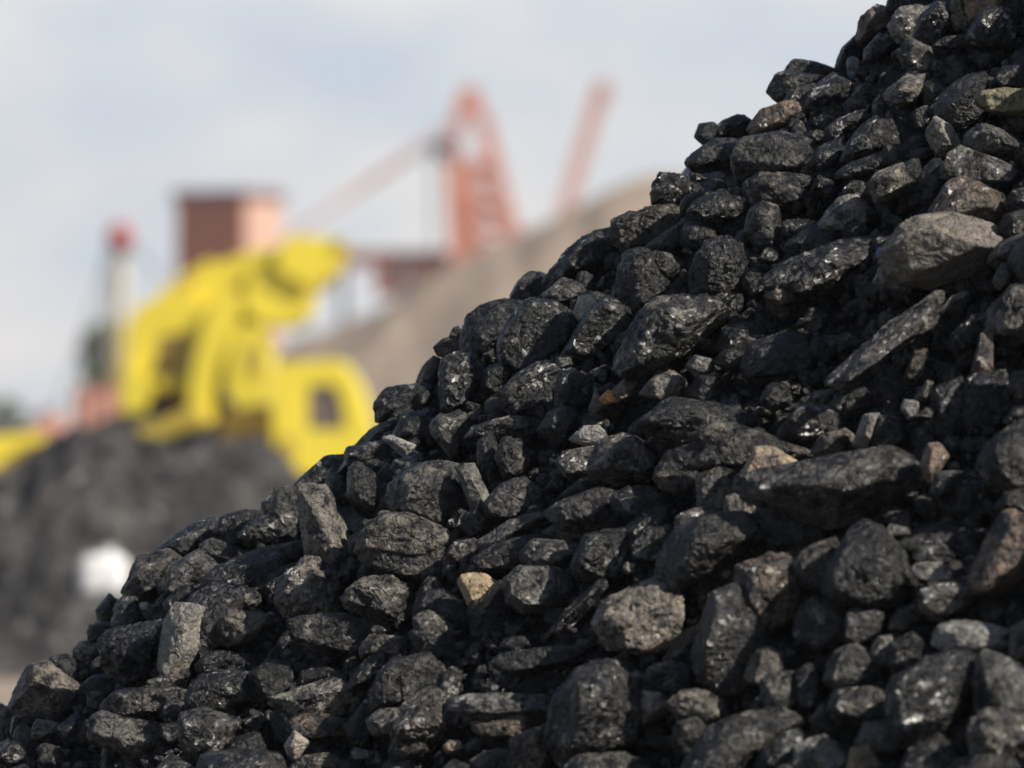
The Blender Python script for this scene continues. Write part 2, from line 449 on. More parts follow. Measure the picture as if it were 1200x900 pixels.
LUMPS = """
2.4 f U 2|40,785 58,782 97,812 92,830 75,848 38,838 19,825 25,812|wedge with the grainy pale top
2 r - 0|67,769 82,769 107,787 102,800 88,805 72,790 60,782|
2.6 r U 0|88,762 98,752 118,752 120,765 105,775 92,775|
0.6 r - 2|125,745 150,738 172,736 192,732 193,770 180,800 150,805 130,790 122,765|glittering black crumbly lump
0.8 f - 0|115,715 128,699 140,708 138,728 118,735|
1.8 s R 0|138,710 158,705 162,735 148,742 138,730|
0.3 s - 0|106,735 118,730 145,735 140,750 108,752|
3.1 f R 5|200,715 232,716 236,735 222,755 221,791 198,785 190,772 192,740|pale upright slab
1.4 s LU 1|148,690 165,655 195,648 212,660 205,690 185,700 158,702|
2.2 s U 2|205,665 235,648 246,660 256,668 248,685 222,695 200,690|
1.1 s U 0|187,645 225,617 245,610 254,620 238,640 215,657 200,650|sloping slab on the ridge
1.8 s U 0|238,640 250,633 280,645 285,655 262,662 240,652|
0.1 s - 0|250,690 275,665 315,650 330,660 300,695 265,702|
0.1 s L 2|235,730 232,712 260,695 280,700 275,735 255,780 226,790|
2 s U 0|220,710 224,700 240,695 245,702 232,714|
2.2 r U 1|274,698 285,690 303,697 302,710 295,717 278,707|
0.3 l20 U 2|235,782 250,765 290,770 297,782 275,792 240,793|lump with shiny blue-black streaks
2 r U 1|258,722 275,718 290,718 312,722 313,735 295,748 270,757 258,750|
0.2 s - 0|100,803 112,793 130,792 142,805 140,815 120,815|
2 s - 0|103,812 120,813 126,825 118,834 105,828|
1.4 r U 2|125,828 145,812 205,805 220,820 222,830 205,838 160,842 130,842|long flat lump
1.8 r U 0|175,800 190,790 208,793 212,805 185,808|
1.8 s U 3|223,815 240,795 285,788 293,805 292,822 265,832 235,834 224,828|smooth grey block
1.7 s U 3|217,842 240,835 255,840 278,848 265,885 248,892 230,887 216,868|five-sided block with a chipped top edge
b0.8 l30 U 2|285,845 300,838 312,845 305,855 288,855|
2 r - 0|110,850 130,838 160,845 190,850 192,870 185,885 165,895 140,880 118,870|wide crumbly lump
2.4 s U 1|40,858 45,845 68,848 70,855 55,865 43,868|
0.3 s - 0|15,860 18,842 38,845 42,860 25,868|
2.6 r - 1|-10,828 5,826 15,838 12,855 3,865 -10,862|
1.8 s U 0|48,878 55,873 80,880 75,890 55,892|
1 s - 0|-5,885 10,872 35,868 48,880 45,895 20,900|
b0.8 s - 1|120,900 122,875 135,872 140,880 132,905|
2 r U 0|190,905 205,889 225,888 235,905 230,915 195,915|
0.2 s - 0|70,855 88,840 105,848 100,870 80,875|
0.3 s - 0|265,905 272,870 300,862 310,885 300,905|
1.4 s - 0|190,850 215,848 216,866 200,870 190,862|
2.2 f UR 4|355,577 400,577 412,580 413,625 398,650 404,668 385,670 365,655 358,620|cracked stump-like block
2.1 f R 2|325,578 356,577 358,600 355,635 335,625 322,600|
0.1 s L 0|345,577 360,560 385,537 420,535 418,560 405,573 370,580|black lump on the ridge under the yellow cab
0.3 s L 0|308,590 320,578 328,580 325,600 312,605|
0.5 r - 0|254,625 262,605 275,600 300,602 308,612 300,635 275,640 258,632|
1.3 r - 1|285,635 300,612 322,605 345,630 350,638 305,640|
1.7 l15 U 0|288,655 310,643 352,636 356,655 335,660 300,662|
0.1 s - 0|243,690 265,665 300,660 325,665 300,690 260,697|
0.1 s - 1|300,690 325,668 350,662 345,690 320,700|
2.3 r R 4|332,680 345,662 360,658 383,672 382,690 392,720 375,730 345,727 332,715 328,695|crumbly lump glinting brown and grey
2 l5 UR 5|427,635 437,612 455,606 485,610 505,620 525,640 515,665 498,680 470,672 440,668 425,650|round ribbed boulder
2 r U 2|405,700 415,690 435,678 455,677 475,690 480,715 470,725 430,725 408,715|
1.2 s U 2|350,735 370,722 410,727 470,725 470,745 440,760 400,765 365,755 352,745|broad smooth slab
1.5 f U 1|412,555 425,547 440,560 455,570 457,590 440,603 422,595 412,580|
0.3 s - 0|440,560 452,545 465,548 463,562 450,566|
2.1 f U 4|461,594 466,572 490,549 531,548 540,590 539,617 510,612 482,602|large cracked block with a flat face
2.6 f U 3|537,550 555,548 570,580 568,588 552,592|short standing bar
1.6 f R 2|572,590 590,570 612,564 628,575 630,585 618,597 600,607 577,605|lump with a pale right tip
0.9 s - 0|543,610 560,592 575,605 568,625 552,628|
1.9 s U 2|565,632 600,612 635,603 640,615 630,625 600,632 580,642|
1.6 r U 0|526,650 535,637 555,633 563,645 555,655 535,658|
0.8 s - 1|560,655 590,635 635,630 640,640 610,670 575,672|
2 s U 2|615,650 630,635 665,638 675,645 665,660 640,668 618,665|
2.4 s R 3|597,680 612,668 650,668 660,690 640,710 615,714 600,703|grey lump with golden glints
t3.2 s RU 3|540,683 545,674 567,675 580,685 560,705 550,707|pale cream triangle
0.1 s L 2|552,712 582,686 598,695 595,740 570,750 555,740|
0.5 s - 1|490,715 495,698 515,693 533,700 540,715 520,728 500,725|
2 r U 2|487,725 505,718 520,725 530,745 520,755 495,745|
1.8 s R 2|645,605 665,590 700,574 720,580 730,593 715,617 700,622 660,618|rounded lump with a light right flank
1.5 s U 1|640,625 660,612 685,620 690,632 665,635|
1.8 f U 3|676,660 690,630 730,623 733,640 728,670 700,675 680,670|
1.1 s U 1|722,585 740,574 770,575 785,590 770,605 745,612 728,605|
0.1 s - 0|730,625 760,602 785,598 790,640 760,660 740,650|
0.9 r - 1|742,640 760,620 790,618 800,650 780,660 750,655|
3 s U 3|731,665 735,660 743,662 743,670 735,672|tiny white chip
2 s U 1|655,540 670,530 700,525 705,545 690,558 670,560|
1.9 s U 4|695,540 705,520 730,513 750,520 765,540 762,560 745,570 710,563 697,555|smooth brown-edged boulder
b1.0 l50 R 2|645,740 665,715 700,685 707,692 690,710 665,735 650,748|narrow blue-sheened blade
0.9 s R 0|637,575 650,558 662,560 662,572 645,578|
0.1 s - 0|660,580 680,562 705,562 700,575 670,588|
0.3 s - 1|485,745 500,740 530,750 548,760 548,780 520,785 500,770|
b0.6 s U 2|410,800 425,778 445,763 452,780 435,800 418,808|smooth slate-blue lump
1.1 l80 U 2|440,815 450,790 465,775 500,770 515,785 517,810 490,820 475,830 445,828|
1.2 s U 1|513,815 517,790 535,793 540,810 528,823|
2.1 r U 3|323,820 360,805 385,797 410,803 420,820 405,835 375,842 340,838 330,828|broad pitted grey lump
k2.1 s U 3|345,842 375,838 400,845 403,860 375,868 350,860|
0.9 s - 1|320,840 340,832 350,850 345,870 325,870|
3.5 f U 5|336,875 345,860 361,872 348,890 340,885|pale diamond-shaped chip
2 s U 2|434,845 445,835 470,833 478,845 460,863 440,862|
1.9 r U 4|475,830 490,810 510,813 530,825 535,850 525,865 500,875 470,872 463,860 478,845|knobbly brownish lump
1.5 s - 1|460,880 465,865 500,870 498,885 475,898|
t2.8 s U 4|521,875 528,868 540,870 540,878 527,882|small tan pebble
2.6 s U 3|413,882 418,877 435,882 430,888 418,889|
1.8 s U 2|348,905 355,890 385,886 410,898 412,910 380,918|
0.3 s - 1|350,805 358,785 378,780 395,785 400,798 375,800|
0.9 s - 1|328,755 335,745 350,742 356,755 352,770 335,775|
0.9 s - 0|358,760 375,758 390,762 385,775 365,775|
2 r - 1|425,755 440,745 470,748 475,765 455,772 430,770|
0.2 s - 0|295,790 315,777 340,780 345,810 320,825 300,818|
0.1 s - 0|405,850 425,825 437,830 432,860 415,875|
2.2 l3 U 5|535,825 565,815 600,814 640,817 655,825 640,835 600,840 560,838 540,835|long layered slab
k2.2 s U 2|560,850 590,840 625,838 625,855 600,865 575,865|
1.9 r U 2|555,895 575,880 600,880 615,895 600,910 560,910|
2.3 r UR 7|702,735 715,705 740,693 760,683 782,688 790,710 793,735 785,755 750,760 720,755|big knobbly boulder
b0.8 l8 U 5|585,775 600,767 640,760 690,758 690,768 670,778 620,790 590,785|thin blade with a bright left tip
0.1 s D 3|590,800 600,783 660,778 680,785 670,805 620,812|
1.2 l70 U 6|652,850 655,825 680,790 705,783 725,790 735,800 752,820 745,855 725,870 690,885 660,890 648,870|tall rounded boulder with vertical grooves
1.5 s - 5|733,810 735,793 748,790 755,800 752,818 740,820|
1.8 s U 3|757,800 765,785 785,778 805,785 807,805 790,815 765,815|
2.4 s U 3|753,830 755,812 780,815 790,830 775,838 757,845|
2.6 r U 4|785,825 800,812 820,810 840,818 844,835 825,845 800,840|pale bumpy lump
1.8 s - 3|790,870 795,850 815,845 828,860 825,880 805,888|
1.3 s U 6|825,735 835,705 850,697 865,695 875,712 895,740 890,770 870,800 845,805 820,780 818,760|tall smooth dark boulder
0.1 s L 2|780,770 800,745 820,735 825,760 815,785 790,780|
1.9 s U 4|875,790 885,765 900,762 915,770 915,790 905,805 880,800|
1.6 s U 7|810,890 840,855 880,838 910,835 930,850 900,880 860,905 820,910|smooth tilted slab at the bottom edge
1.9 s U 4|670,908 690,888 730,885 755,898 755,912 710,920|
k2 r U 4|600,900 600,872 625,860 648,850 650,870 645,895 625,910|
t3.0 f UR 5|870,562 887,530 902,530 930,547 905,570 885,590 872,582|pale wedge-shaped stone
1.5 s UD 8|882,590 905,560 935,540 980,530 1010,543 1045,537 1075,550 1095,565 1090,590 1070,605 1035,610 1000,600 960,590 920,600 890,612|very large dark boulder
2.8 s U 8|948,586 956,577 966,576 974,584 972,592 955,598|
0.1 s D 4|885,615 900,595 945,590 970,600 960,635 920,640 895,630|
1.9 s U 4|820,560 845,552 862,568 860,590 840,600 822,590|
2.4 s R 4|852,600 855,585 870,580 882,595 875,615 860,617|
1.6 s U 3|795,620 797,605 815,597 840,598 840,608 815,625|
1.1 s UL 6|778,670 785,640 800,620 830,607 860,610 885,635 870,645 840,660 815,680 785,690|big smooth rounded boulder
k1.8 r U 5|865,690 870,670 905,655 925,660 940,690 945,715 925,725 900,740 885,730 868,710|brown pitted lump
1.5 s U 6|925,660 945,645 975,635 985,650 982,685 960,695 940,690|
1.2 f UR 7|980,660 1000,630 1015,620 1030,622 1050,650 1065,665 1068,685 1050,705 1020,715 985,705 975,685|peaked black boulder with white specks
1.6 s U 5|938,720 955,705 980,712 992,730 985,755 955,758 935,745|
1.5 f U 4|993,735 997,717 1020,716 1032,722 1028,745 1010,752 997,750|
2.7 s U 5|1070,668 1078,660 1100,660 1114,668 1112,678 1090,680 1075,676|small pale oblong stone
2.2 s U 4|1080,710 1082,695 1110,685 1130,680 1148,695 1130,708 1105,725 1088,722|
k2.1 s U 6|1140,670 1155,635 1172,605 1200,610 1215,640 1200,665 1165,690 1145,685|reddish brown leaning slab
1 s U 3|1168,595 1180,580 1210,575 1210,610 1180,600|
1.8 s U 6|1152,540 1165,520 1195,500 1215,505 1215,560 1190,572 1160,565|grey boulder cut by the right edge
k2.6 f UR 5|1080,545 1088,525 1100,523 1109,535 1098,552 1090,562|small reddish stone
1.4 s U 3|1092,580 1098,558 1120,555 1125,560 1105,585|
0.1 s - 1|1115,600 1120,565 1150,560 1160,590 1140,610|
0.1 s - 2|1060,640 1075,622 1110,615 1145,620 1140,640 1090,645|
2 s U 5|1035,625 1045,615 1065,620 1062,630 1045,632|
1 s - 3|1072,655 1080,642 1105,640 1115,652 1110,660 1085,660|
2.8 r U 5|1100,755 1103,738 1120,730 1145,732 1175,738 1180,752 1160,762 1125,768 1108,765|pale bumpy crest
0.9 s UD 8|1045,830 1052,800 1080,780 1115,772 1140,775 1140,810 1125,850 1095,875 1065,870 1050,850|big dark smooth boulder with a shaded underside
2 l40 U 6|1145,800 1155,770 1180,775 1215,800 1215,850 1190,860 1150,840|layered brown-grey boulder
2.1 r U 7|1140,850 1160,835 1215,840 1215,890 1180,905 1150,890|
1.5 s U 5|1060,905 1070,880 1095,862 1115,870 1125,905 1090,915|
0.2 s - 4|1120,905 1118,860 1140,850 1155,880 1150,905|
1.7 s U 5|970,795 980,765 1000,758 1025,775 1030,795 1005,805 980,803|
2.6 s R 4|1022,765 1030,750 1045,747 1045,765 1032,780|
1.2 s U 4|1040,775 1045,755 1065,745 1078,755 1072,775 1055,785|
1.5 s U 6|975,830 985,812 1020,808 1040,815 1043,840 1020,850 990,850|
1.9 s U 6|1005,870 1015,850 1040,845 1052,860 1045,880 1020,882|
1.9 s U 4|895,800 905,790 930,790 932,810 925,835 900,835|
1.9 s U 5|950,845 965,830 980,845 980,860 960,865|
2.6 r U 7|930,900 940,875 965,865 990,880 990,905 960,915|speckled pale lump at the bottom edge
t2.8 s U 7|995,905 1000,882 1015,877 1028,895 1022,910|tan stone at the bottom edge
b1 s U 6|890,905 905,875 930,858 945,870 925,905|
1 s - 4|935,830 935,790 950,783 958,800 952,830|
1.8 s U 4|1185,770 1188,740 1210,725 1215,770|
1.4 s - 4|1045,735 1055,715 1070,712 1075,728 1060,740|
2.9 s U 6|1045,300 1065,270 1085,257 1110,257 1145,268 1175,283 1165,305 1120,320 1095,330 1070,325 1050,310|large pale flat-topped boulder
2.5 s U 5|1027,330 1035,312 1055,320 1075,330 1060,340 1040,337|
k2.1 s U 4|1090,258 1095,240 1115,215 1135,212 1160,222 1180,245 1175,262 1170,272 1135,262 1110,255|brown smooth boulder with a bright crown
2.5 f R 4|1022,215 1030,205 1055,195 1061,215 1058,225 1040,232 1028,235|squared stone
0.1 s D 2|1056,200 1075,190 1082,215 1075,240 1062,235|
2.6 s UR 3|965,260 985,235 1000,232 1018,245 1015,260 990,270 970,267|
0.2 s D 2|925,290 940,275 965,262 990,270 980,290 950,305 930,300|
1.9 s U 2|990,222 1000,213 1017,215 1020,228 1005,233 992,230|
0.7 f U 2|953,222 960,208 972,213 980,225 965,232|
1.7 s U 2|880,215 895,205 935,207 955,213 950,235 925,242 890,240|
1.4 r U 3|905,330 930,310 975,290 1020,283 1028,300 1010,320 985,335 960,350 925,352 905,345|long crusty lump
1.8 s - 4|900,350 912,335 928,335 930,350 915,357|
2.0 r U 5|728,425 745,395 758,362 790,353 845,352 840,370 820,395 790,420 755,432 738,437|big rough flat slab leaning to the right
1.2 r L 3|722,340 735,300 755,297 770,320 785,350 780,357 750,362 735,372 722,355|
1.8 s U 2|762,305 770,297 785,300 797,312 785,325 772,325|
0.8 r R 3|817,305 828,288 850,282 868,290 872,320 862,340 840,348 822,335|round black lump with a glittering cheek
3.2 f U 4|675,365 680,350 692,347 703,360 690,372 680,373|white chip on the ridge side
1 f LU 3|665,410 690,370 710,355 735,365 735,385 715,400 690,415|
1 f LR 3|592,400 605,375 620,358 650,360 668,372 670,395 655,415 635,430 610,428 593,415|wedge with a dark left face
1.1 f LR 1|545,400 550,375 570,358 600,360 608,375 590,395 585,415 565,425 545,420|ridge lump with a blue-black left face
0.6 r - 1|518,450 522,425 545,418 565,425 565,455 555,478 535,487 520,475|
t2.5 f U 0|511,407 520,400 540,396 542,408 525,417 516,415|thin tan ledge on the ridge
1 s - 0|528,395 532,386 543,382 547,395 538,399|
1.6 s U 0|490,445 497,430 508,420 520,425 520,445 505,452|
1.2 l8 U 1|443,490 445,470 455,457 490,452 503,458 495,478 470,485 448,492|flat-topped ridge block beside the yellow cab
0.2 s - 0|465,510 475,490 500,482 512,495 510,512 485,517|
0.1 s L 0|400,550 415,530 440,505 460,495 465,510 450,520 420,530 405,552|
1.1 s - 1|410,540 415,525 440,520 455,517 465,530 450,543 420,548|
3 s U 3|451,515 462,512 485,522 484,530 473,535 462,525|pale grey chip
2.2 r U 1|460,550 465,540 490,533 495,545 480,560 463,562|
2.1 l75 R 2|507,500 515,490 530,485 542,490 545,510 535,535 525,530 510,512|ribbed leaning lump
2.1 l10 U 2|552,510 560,500 590,490 625,493 630,500 610,517 585,520 560,515|
1.7 r - 2|560,550 560,520 575,510 583,530 582,560 570,565|
1.9 r U 2|583,535 590,515 610,520 620,540 612,555 590,560|
0.6 l30 L 2|590,470 600,450 625,435 645,428 655,440 652,480 625,490 600,492|rounded blue-black lump
0.5 l60 - 2|653,475 655,440 670,435 690,445 693,465 680,475 660,480|
0.4 s - 0|567,455 570,435 590,425 600,440 590,458 575,462|
1.2 s - 2|633,505 645,487 665,480 672,492 665,510 650,520|
3 r U 3|670,515 685,500 705,500 710,515 690,522|small whitish crumbly patch stone
2.6 f U 3|650,432 655,420 668,418 670,428 657,435|
o3.2 s U 4|703,468 712,458 722,460 722,470 710,473|small orange pebble
k2.2 f U 3|715,462 730,447 742,450 738,462 724,470|
2.5 f U 3|692,478 698,460 707,468 710,475 700,482|
2.5 s UR 3|755,460 770,440 785,438 800,450 790,465 775,468|
2.4 s R 3|805,430 815,418 832,422 832,438 815,440|
1.2 s U 3|760,495 790,475 810,470 840,480 895,488 893,497 860,505 820,520 790,515|long dark ridge-backed lump
1.9 r U 6|805,520 840,503 890,500 920,505 945,525 950,545 930,550 900,535 870,545 830,545 812,540|long speckled boulder
k2 s - 3|758,520 770,505 783,515 785,530 772,532|
1.7 r - 3|770,560 785,530 810,525 820,545 815,565 790,575|
0.9 f U 5|830,560 835,545 865,545 875,560 860,570 840,567|
1.4 r U 3|893,470 900,455 915,450 925,460 922,475 905,480|
0.1 s D 2|875,430 885,405 920,392 945,400 950,430 920,450 885,450|
1.2 s - 2|840,425 850,412 870,412 872,428 855,432|
0.4 s - 2|808,465 820,445 840,440 845,460 830,475|
0.1 s D 1|845,410 855,385 885,380 895,395 875,412 855,418|
1.8 r UD 8|978,435 990,415 1025,390 1050,365 1090,350 1095,365 1075,380 1065,415 1055,440 1020,445 990,447|long slab with a bright upper rim
k2.2 s R 3|1062,440 1070,415 1085,412 1080,435 1072,447|
k2.2 s R 4|1140,430 1150,395 1162,397 1162,430 1148,442|
2.4 s U 3|1074,465 1085,448 1092,450 1085,468|
2.7 s U 4|1057,480 1060,470 1075,472 1075,487 1065,490|small whitish pebble
1.9 s U 3|1075,488 1085,478 1095,480 1090,490|
2.8 f R 4|1002,520 1012,490 1028,488 1020,515 1015,523|narrow pale standing stone
0.1 s D 3|1020,515 1028,490 1055,495 1060,515 1035,528|
2.5 s U 4|955,530 965,512 985,505 997,515 985,528 970,533|
1.2 s R 3|918,500 930,482 950,475 970,480 985,495 980,510 950,508 925,512|
1.7 s U 2|945,475 955,460 975,457 978,470 965,480|
0.5 s - 1|975,480 985,460 1010,457 1020,475 1000,490 985,488|
0.3 s - 2|1130,480 1140,445 1175,440 1185,475 1165,500 1140,500|
0.3 s - 2|1095,500 1095,460 1125,450 1132,490 1115,520|
1.8 s U 4|1182,490 1190,480 1215,475 1215,497 1190,500|
1.5 s - 3|1185,455 1190,440 1215,435 1215,465 1195,468|
2.1 s U 4|1165,330 1175,310 1190,315 1185,330 1172,338|
1.9 s U 4|1160,305 1175,285 1200,275 1215,285 1200,310 1175,315|
2.1 s U 4|1100,365 1115,350 1133,343 1130,355 1108,370|
1.7 s U 5|1160,390 1165,360 1185,340 1215,338 1215,385 1190,400|
0.9 s - 3|1120,390 1140,370 1158,372 1150,400 1130,405|
1.4 r - 2|1082,235 1080,205 1095,190 1110,195 1105,220 1095,237|
1.8 s U 3|1110,205 1115,185 1130,175 1165,190 1182,200 1178,215 1150,215 1125,212|
1.2 s - 2|1180,240 1190,225 1215,220 1215,245 1190,250|
1.3 s - 3|1172,275 1180,255 1200,248 1215,255 1212,275 1190,280|
2.7 r R 3|1088,160 1098,140 1103,150 1125,165 1110,180 1095,178|spiky crumbly pale stone
0.8 s U 3|1100,130 1105,115 1125,95 1150,90 1152,115 1155,135 1140,152 1115,155 1102,145|round dark boulder
1.9 s U 4|1120,100 1140,88 1165,92 1170,102 1150,108 1130,105|
y2.7 r U 4|1148,115 1165,107 1195,105 1215,112 1212,132 1180,133 1160,130|yellowish crusted stone
1.5 s - 2|1170,92 1180,80 1205,75 1215,90 1205,103 1180,103|
2.1 r U 3|1135,165 1140,152 1155,148 1175,155 1198,172 1195,180 1165,180 1140,178|
0.9 f D 3|1137,45 1140,28 1160,12 1180,15 1187,35 1182,55 1150,52|squared dark cube
2.2 s U 2|1097,55 1110,45 1137,42 1138,52 1115,57|
0.7 f L 3|1075,40 1082,20 1100,8 1112,15 1110,40 1092,60 1080,52|
2.3 r R 3|1110,20 1120,-5 1130,8 1136,36 1120,32|
k2.7 s U 2|1135,15 1132,-10 1172,-10 1172,10 1150,22 1140,25|pinkish stone cut by the top edge
2.6 r U 1|1045,30 1055,12 1090,8 1095,15 1080,35 1070,48 1052,48|speckled greenish grey lump
k2.3 f U 0|1007,45 1012,22 1028,10 1045,15 1048,30 1035,40 1015,52|brown-topped ridge lump
0.2 s L 0|981,78 988,58 1005,42 1012,55 1005,85 990,88|black overhanging ridge lump
0.3 s D 1|1015,60 1030,42 1050,45 1050,60 1030,75 1015,70|
2.1 r U 2|1055,65 1065,48 1085,55 1095,70 1090,85 1068,80|
2.3 r UR 2|1040,110 1060,92 1085,88 1083,100 1070,118 1050,122|
1 s U 0|1043,10 1048,-8 1075,-10 1095,-5 1090,8 1055,14|
1.2 s U 0|925,85 935,71 957,74 983,85 980,92 930,94|smooth flat ridge lump against the sky
0.8 s LD 0|905,108 915,90 930,86 960,92 935,108 918,118|
k1.7 s U 0|918,122 930,103 950,100 955,115 940,125 925,128|
1.1 f LR 1|945,125 955,105 975,90 995,97 995,112 965,135 952,135|
b2.5 s U 1|993,78 1000,70 1006,78 1005,100 998,103 995,92|
k2.1 s U 0|883,148 895,130 920,122 945,128 930,140 900,155 890,158|brown ridge lump
1.5 r U 0|841,152 850,142 865,136 878,140 880,155 860,162 845,163|
1.3 s U 0|816,158 822,147 835,145 842,150 838,165 828,170|small round knob at the ridge against the sky
1.7 s U 0|808,190 815,180 835,165 860,165 865,180 850,195 825,200 810,198|
1.6 s U 2|865,185 875,165 915,158 940,165 950,180 938,205 900,208 870,205|broad grey boulder near the ridge
1.2 r L 0|767,238 770,218 777,205 795,205 815,215 820,225 810,240 790,243|square-shouldered ridge lump
1.6 r U 1|718,278 730,255 745,247 770,243 790,243 800,255 785,270 760,285 735,290|
0.9 r - 1|810,250 820,235 845,225 870,235 872,250 850,262 825,265|
0.9 r LU 0|643,325 660,300 682,280 700,273 718,278 728,295 720,310 695,320 665,330 648,335|long humped ridge lump
1.6 s L 0|602,355 610,335 622,323 637,322 642,335 638,355 620,358|
1.5 s U 1|640,345 660,328 680,335 688,350 675,355 650,360|
1.7 s U 2|875,270 880,250 895,240 910,247 912,275 900,292 885,285|
1.5 s - 1|890,305 900,292 912,298 910,310|
0.1 s D 1|762,290 790,268 815,260 820,280 800,300 775,298|
0.8 f U 1|950,195 960,175 985,165 990,180 975,200 955,205|
0.9 l65 L 2|990,185 1000,160 1025,140 1045,150 1050,170 1030,180 1005,190|ribbed dark cone
1.7 s U 1|972,150 985,140 1010,132 1015,140 1000,158 980,165|
0.1 s D 2|990,205 1010,190 1050,175 1080,170 1075,185 1040,200 1010,210|
1.5 s - 2|878,255 885,243 898,240 905,252 895,260|
"""
rows = []
for ln in LUMPS.strip().splitlines():
    a, poly, short = ln.split('|')
    tone, tex, hint, dd = a.split()
    tint = tone[0] if tone[0].isalpha() else ''
    tone = float(tone[1:] if tint else tone)
    pts = np.array([[float(v) for v in p.split(',')] for p in poly.split()])
    c = (pts.min(0) + pts.max(0)) / 2
    x, y = pts[:, 0], pts[:, 1]
    area = 0.5 * abs(np.sum(x * np.roll(y, -1) - y * np.roll(x, -1)))
    rows.append(dict(tone=tone, tint=tint, tex=tex, hint=hint, d=float(dd), pts=pts, c=c, area=area, short=short))

# --- labels: landmarks by their own look, the rest by the landmark they lie against
def look(r):
    t = r['tone']
    colr = {'k': 'brownish', 't': 'tan', 'b': 'bluish', 'y': 'yellowish', 'o': 'orange'}.get(r['tint']) or \
        ('black' if t < .5 else 'dark' if t < 1.3 else 'grey' if t < 2.2 else 'dusty grey' if t < 2.9 else 'pale')
    size = 'tiny' if r['area'] < 300 else 'small' if r['area'] < 750 else 'medium' if r['area'] < 1600 else 'large'
    shp = {'s': 'smooth', 'r': 'crumbly', 'l': 'layered', 'f': 'angular'}[r['tex'][0]]
    return size, shp, colr
def direction(a, b):
    dx, dy = a[0] - b[0], a[1] - b[1]
    ang = math.degrees(math.atan2(-dy, dx)) % 360
    return ['right of', 'up and right of', 'above', 'up and left of', 'left of', 'down and left of', 'below', 'down and right of'][int((ang + 22.5) // 45) % 8]
_r = random.Random(5)
for r in rows:                                           # most of the coal is broken in flat faces
    if r['tex'] == 's' and not any(w in r['short'] for w in ('smooth', 'round')) and _r.random() < .6: r['tex'] = 'f'
marks = [r for r in rows if r['short']]
used = set()
for r in rows:
    if r['short']:
        r['label'] = r['short'] + ('' if len(r['short'].split()) >= 5 else ' in the coal heap')
        used.add(r['label'])
for r in rows:
    if r['short']: continue
    near = sorted(marks, key=lambda m: np.hypot(*(m['c'] - r['c'])))[:5]
    size, shp, colr = look(r)
    nm = 'pebble' if size == 'tiny' else 'lump'
    cands = []
    for m in near[:2]:
        dist = np.hypot(*(m['c'] - r['c'])) - math.sqrt(m['area'] / 3.14)
        cands.append(f"{size} {shp} {colr} {nm} {'just ' if dist < 45 else ''}{direction(r['c'], m['c'])} the {m['short']}")
    for m in near[2:]:
        cands.append(f"{size} {shp} {colr} {nm} {direction(r['c'], m['c'])} the {m['short']}")
    lab = next((c for c in cands if c not in used and len(c.split()) <= 16), None)
    if lab is None:
        lab = next((c for c in (f"{colr} {nm}, {direction(r['c'], m['c'])} the {m['short']}" for m in near) if c not in used and len(c.split()) <= 16), cands[-1])
    used.add(lab); r['label'] = lab

rng = np.random.RandomState(11)
for r in rows:
    c = r['c']; Yc = float(depth(c[0], c[1])) - 0.012 * r['d'] + (0.035 if r['tone'] < 0.5 and r['d'] > 0 else 0.0)
    P = (r['pts'] - c) * K * Yc; P[:, 1] *= -1
    P *= 1.27 if r['tex'][0] == 'f' else 1.22
    ext = P.max(0) - P.min(0)
    size = float(math.sqrt(ext[0] * ext[1]))
    mn = min(ext)
    sub = 6 if r['area'] > 1900 else 5
    V, F = rock(rng, P, size, sub, r['tex'], r['hint'], r['tone'], flat=float(np.clip(mn / size * rng.uniform(0.85, 1.05), 0.5, 1.0)))
    name = "stone" if r['tone'] >= 3 else "coal_lump"
    o = link_mesh(name, np_mesh(name, V, F), M_coal, loc=at(c[0], c[1], Yc))
    dv = np.interp(r['tone'], TONE_X, DUST) * rng.uniform(.88, 1.12); am = np.interp(r['tone'], TONE_X, AMT) + rng.uniform(-.08, .08)
    tn = TINT[r['tint']]; j = rng.uniform(-.05, .10); dv *= rng.uniform(.8, 1.25)
    o.color = (dv * (tn[0] + j), dv * tn[1], dv * (tn[2] - j), am)
    tag(o, r['label'], "stone" if name == "stone" else "coal lump", "pale stones among the coal" if name == "stone" else "lumps of the foreground coal heap")

# --- small broken coal between and around the lumps: beyond counting
VV = []; FF = []; nv = 0
protos = []
for k in range(14):
    ang = np.sort(rng.uniform(0, 2 * math.pi, 7)); e = rng.uniform(.6, 1.0)
    P = np.stack([np.cos(ang), np.sin(ang) * e], 1) * 0.5
    protos.append([rock(rng, P, 0.9, s, 'flf'[k % 3], '-', 1, .8) for s in (2, 3)])
def chip(px, py, r_m, hi=False, back=0.0, dY=0.0):
    global nv
    Yc = float(depth(px, py)) + 0.035 + dY
    V, F = protos[rng.randint(14)][1 if hi else 0]
    q = rng.normal(size=(3, 3)); Q, _ = np.linalg.qr(q)
    p = at(px, py, Yc) + Vector((0, back, -0.78 * back))
    VV.append((V * r_m * rng.uniform(.6, 1.35, 3)) @ Q + np.array(p[:])); FF.append(F + nv); nv += len(V)
for k in range(7000):                                  # in view
    px = rng.uniform(-40, 1260); py = rng.uniform(-60, 960)
    if py < ridge(px) + 20: continue
    chip(px, py, rng.choice([0.018, 0.028, 0.042, 0.062], p=[.28, .32, .25, .15]) * rng.uniform(.8, 1.2), True)
for k in range(7500):                                  # beyond the picture's edges and over the far side
    if k % 3: px = rng.uniform(-420, 1650); py = rng.uniform(-350, 1500)
    else: px = rng.uniform(-850, 2000); py = rng.uniform(-700, 2600)
    yr = ridge(px)
    if py < yr + 30: continue
    if -60 < px < 1260 and -60 < py < 940: continue
    chip(px, py, rng.choice([.05, .09, .14, .2]) * rng.uniform(.8, 1.2), k % 3 > 0, dY=-0.04)
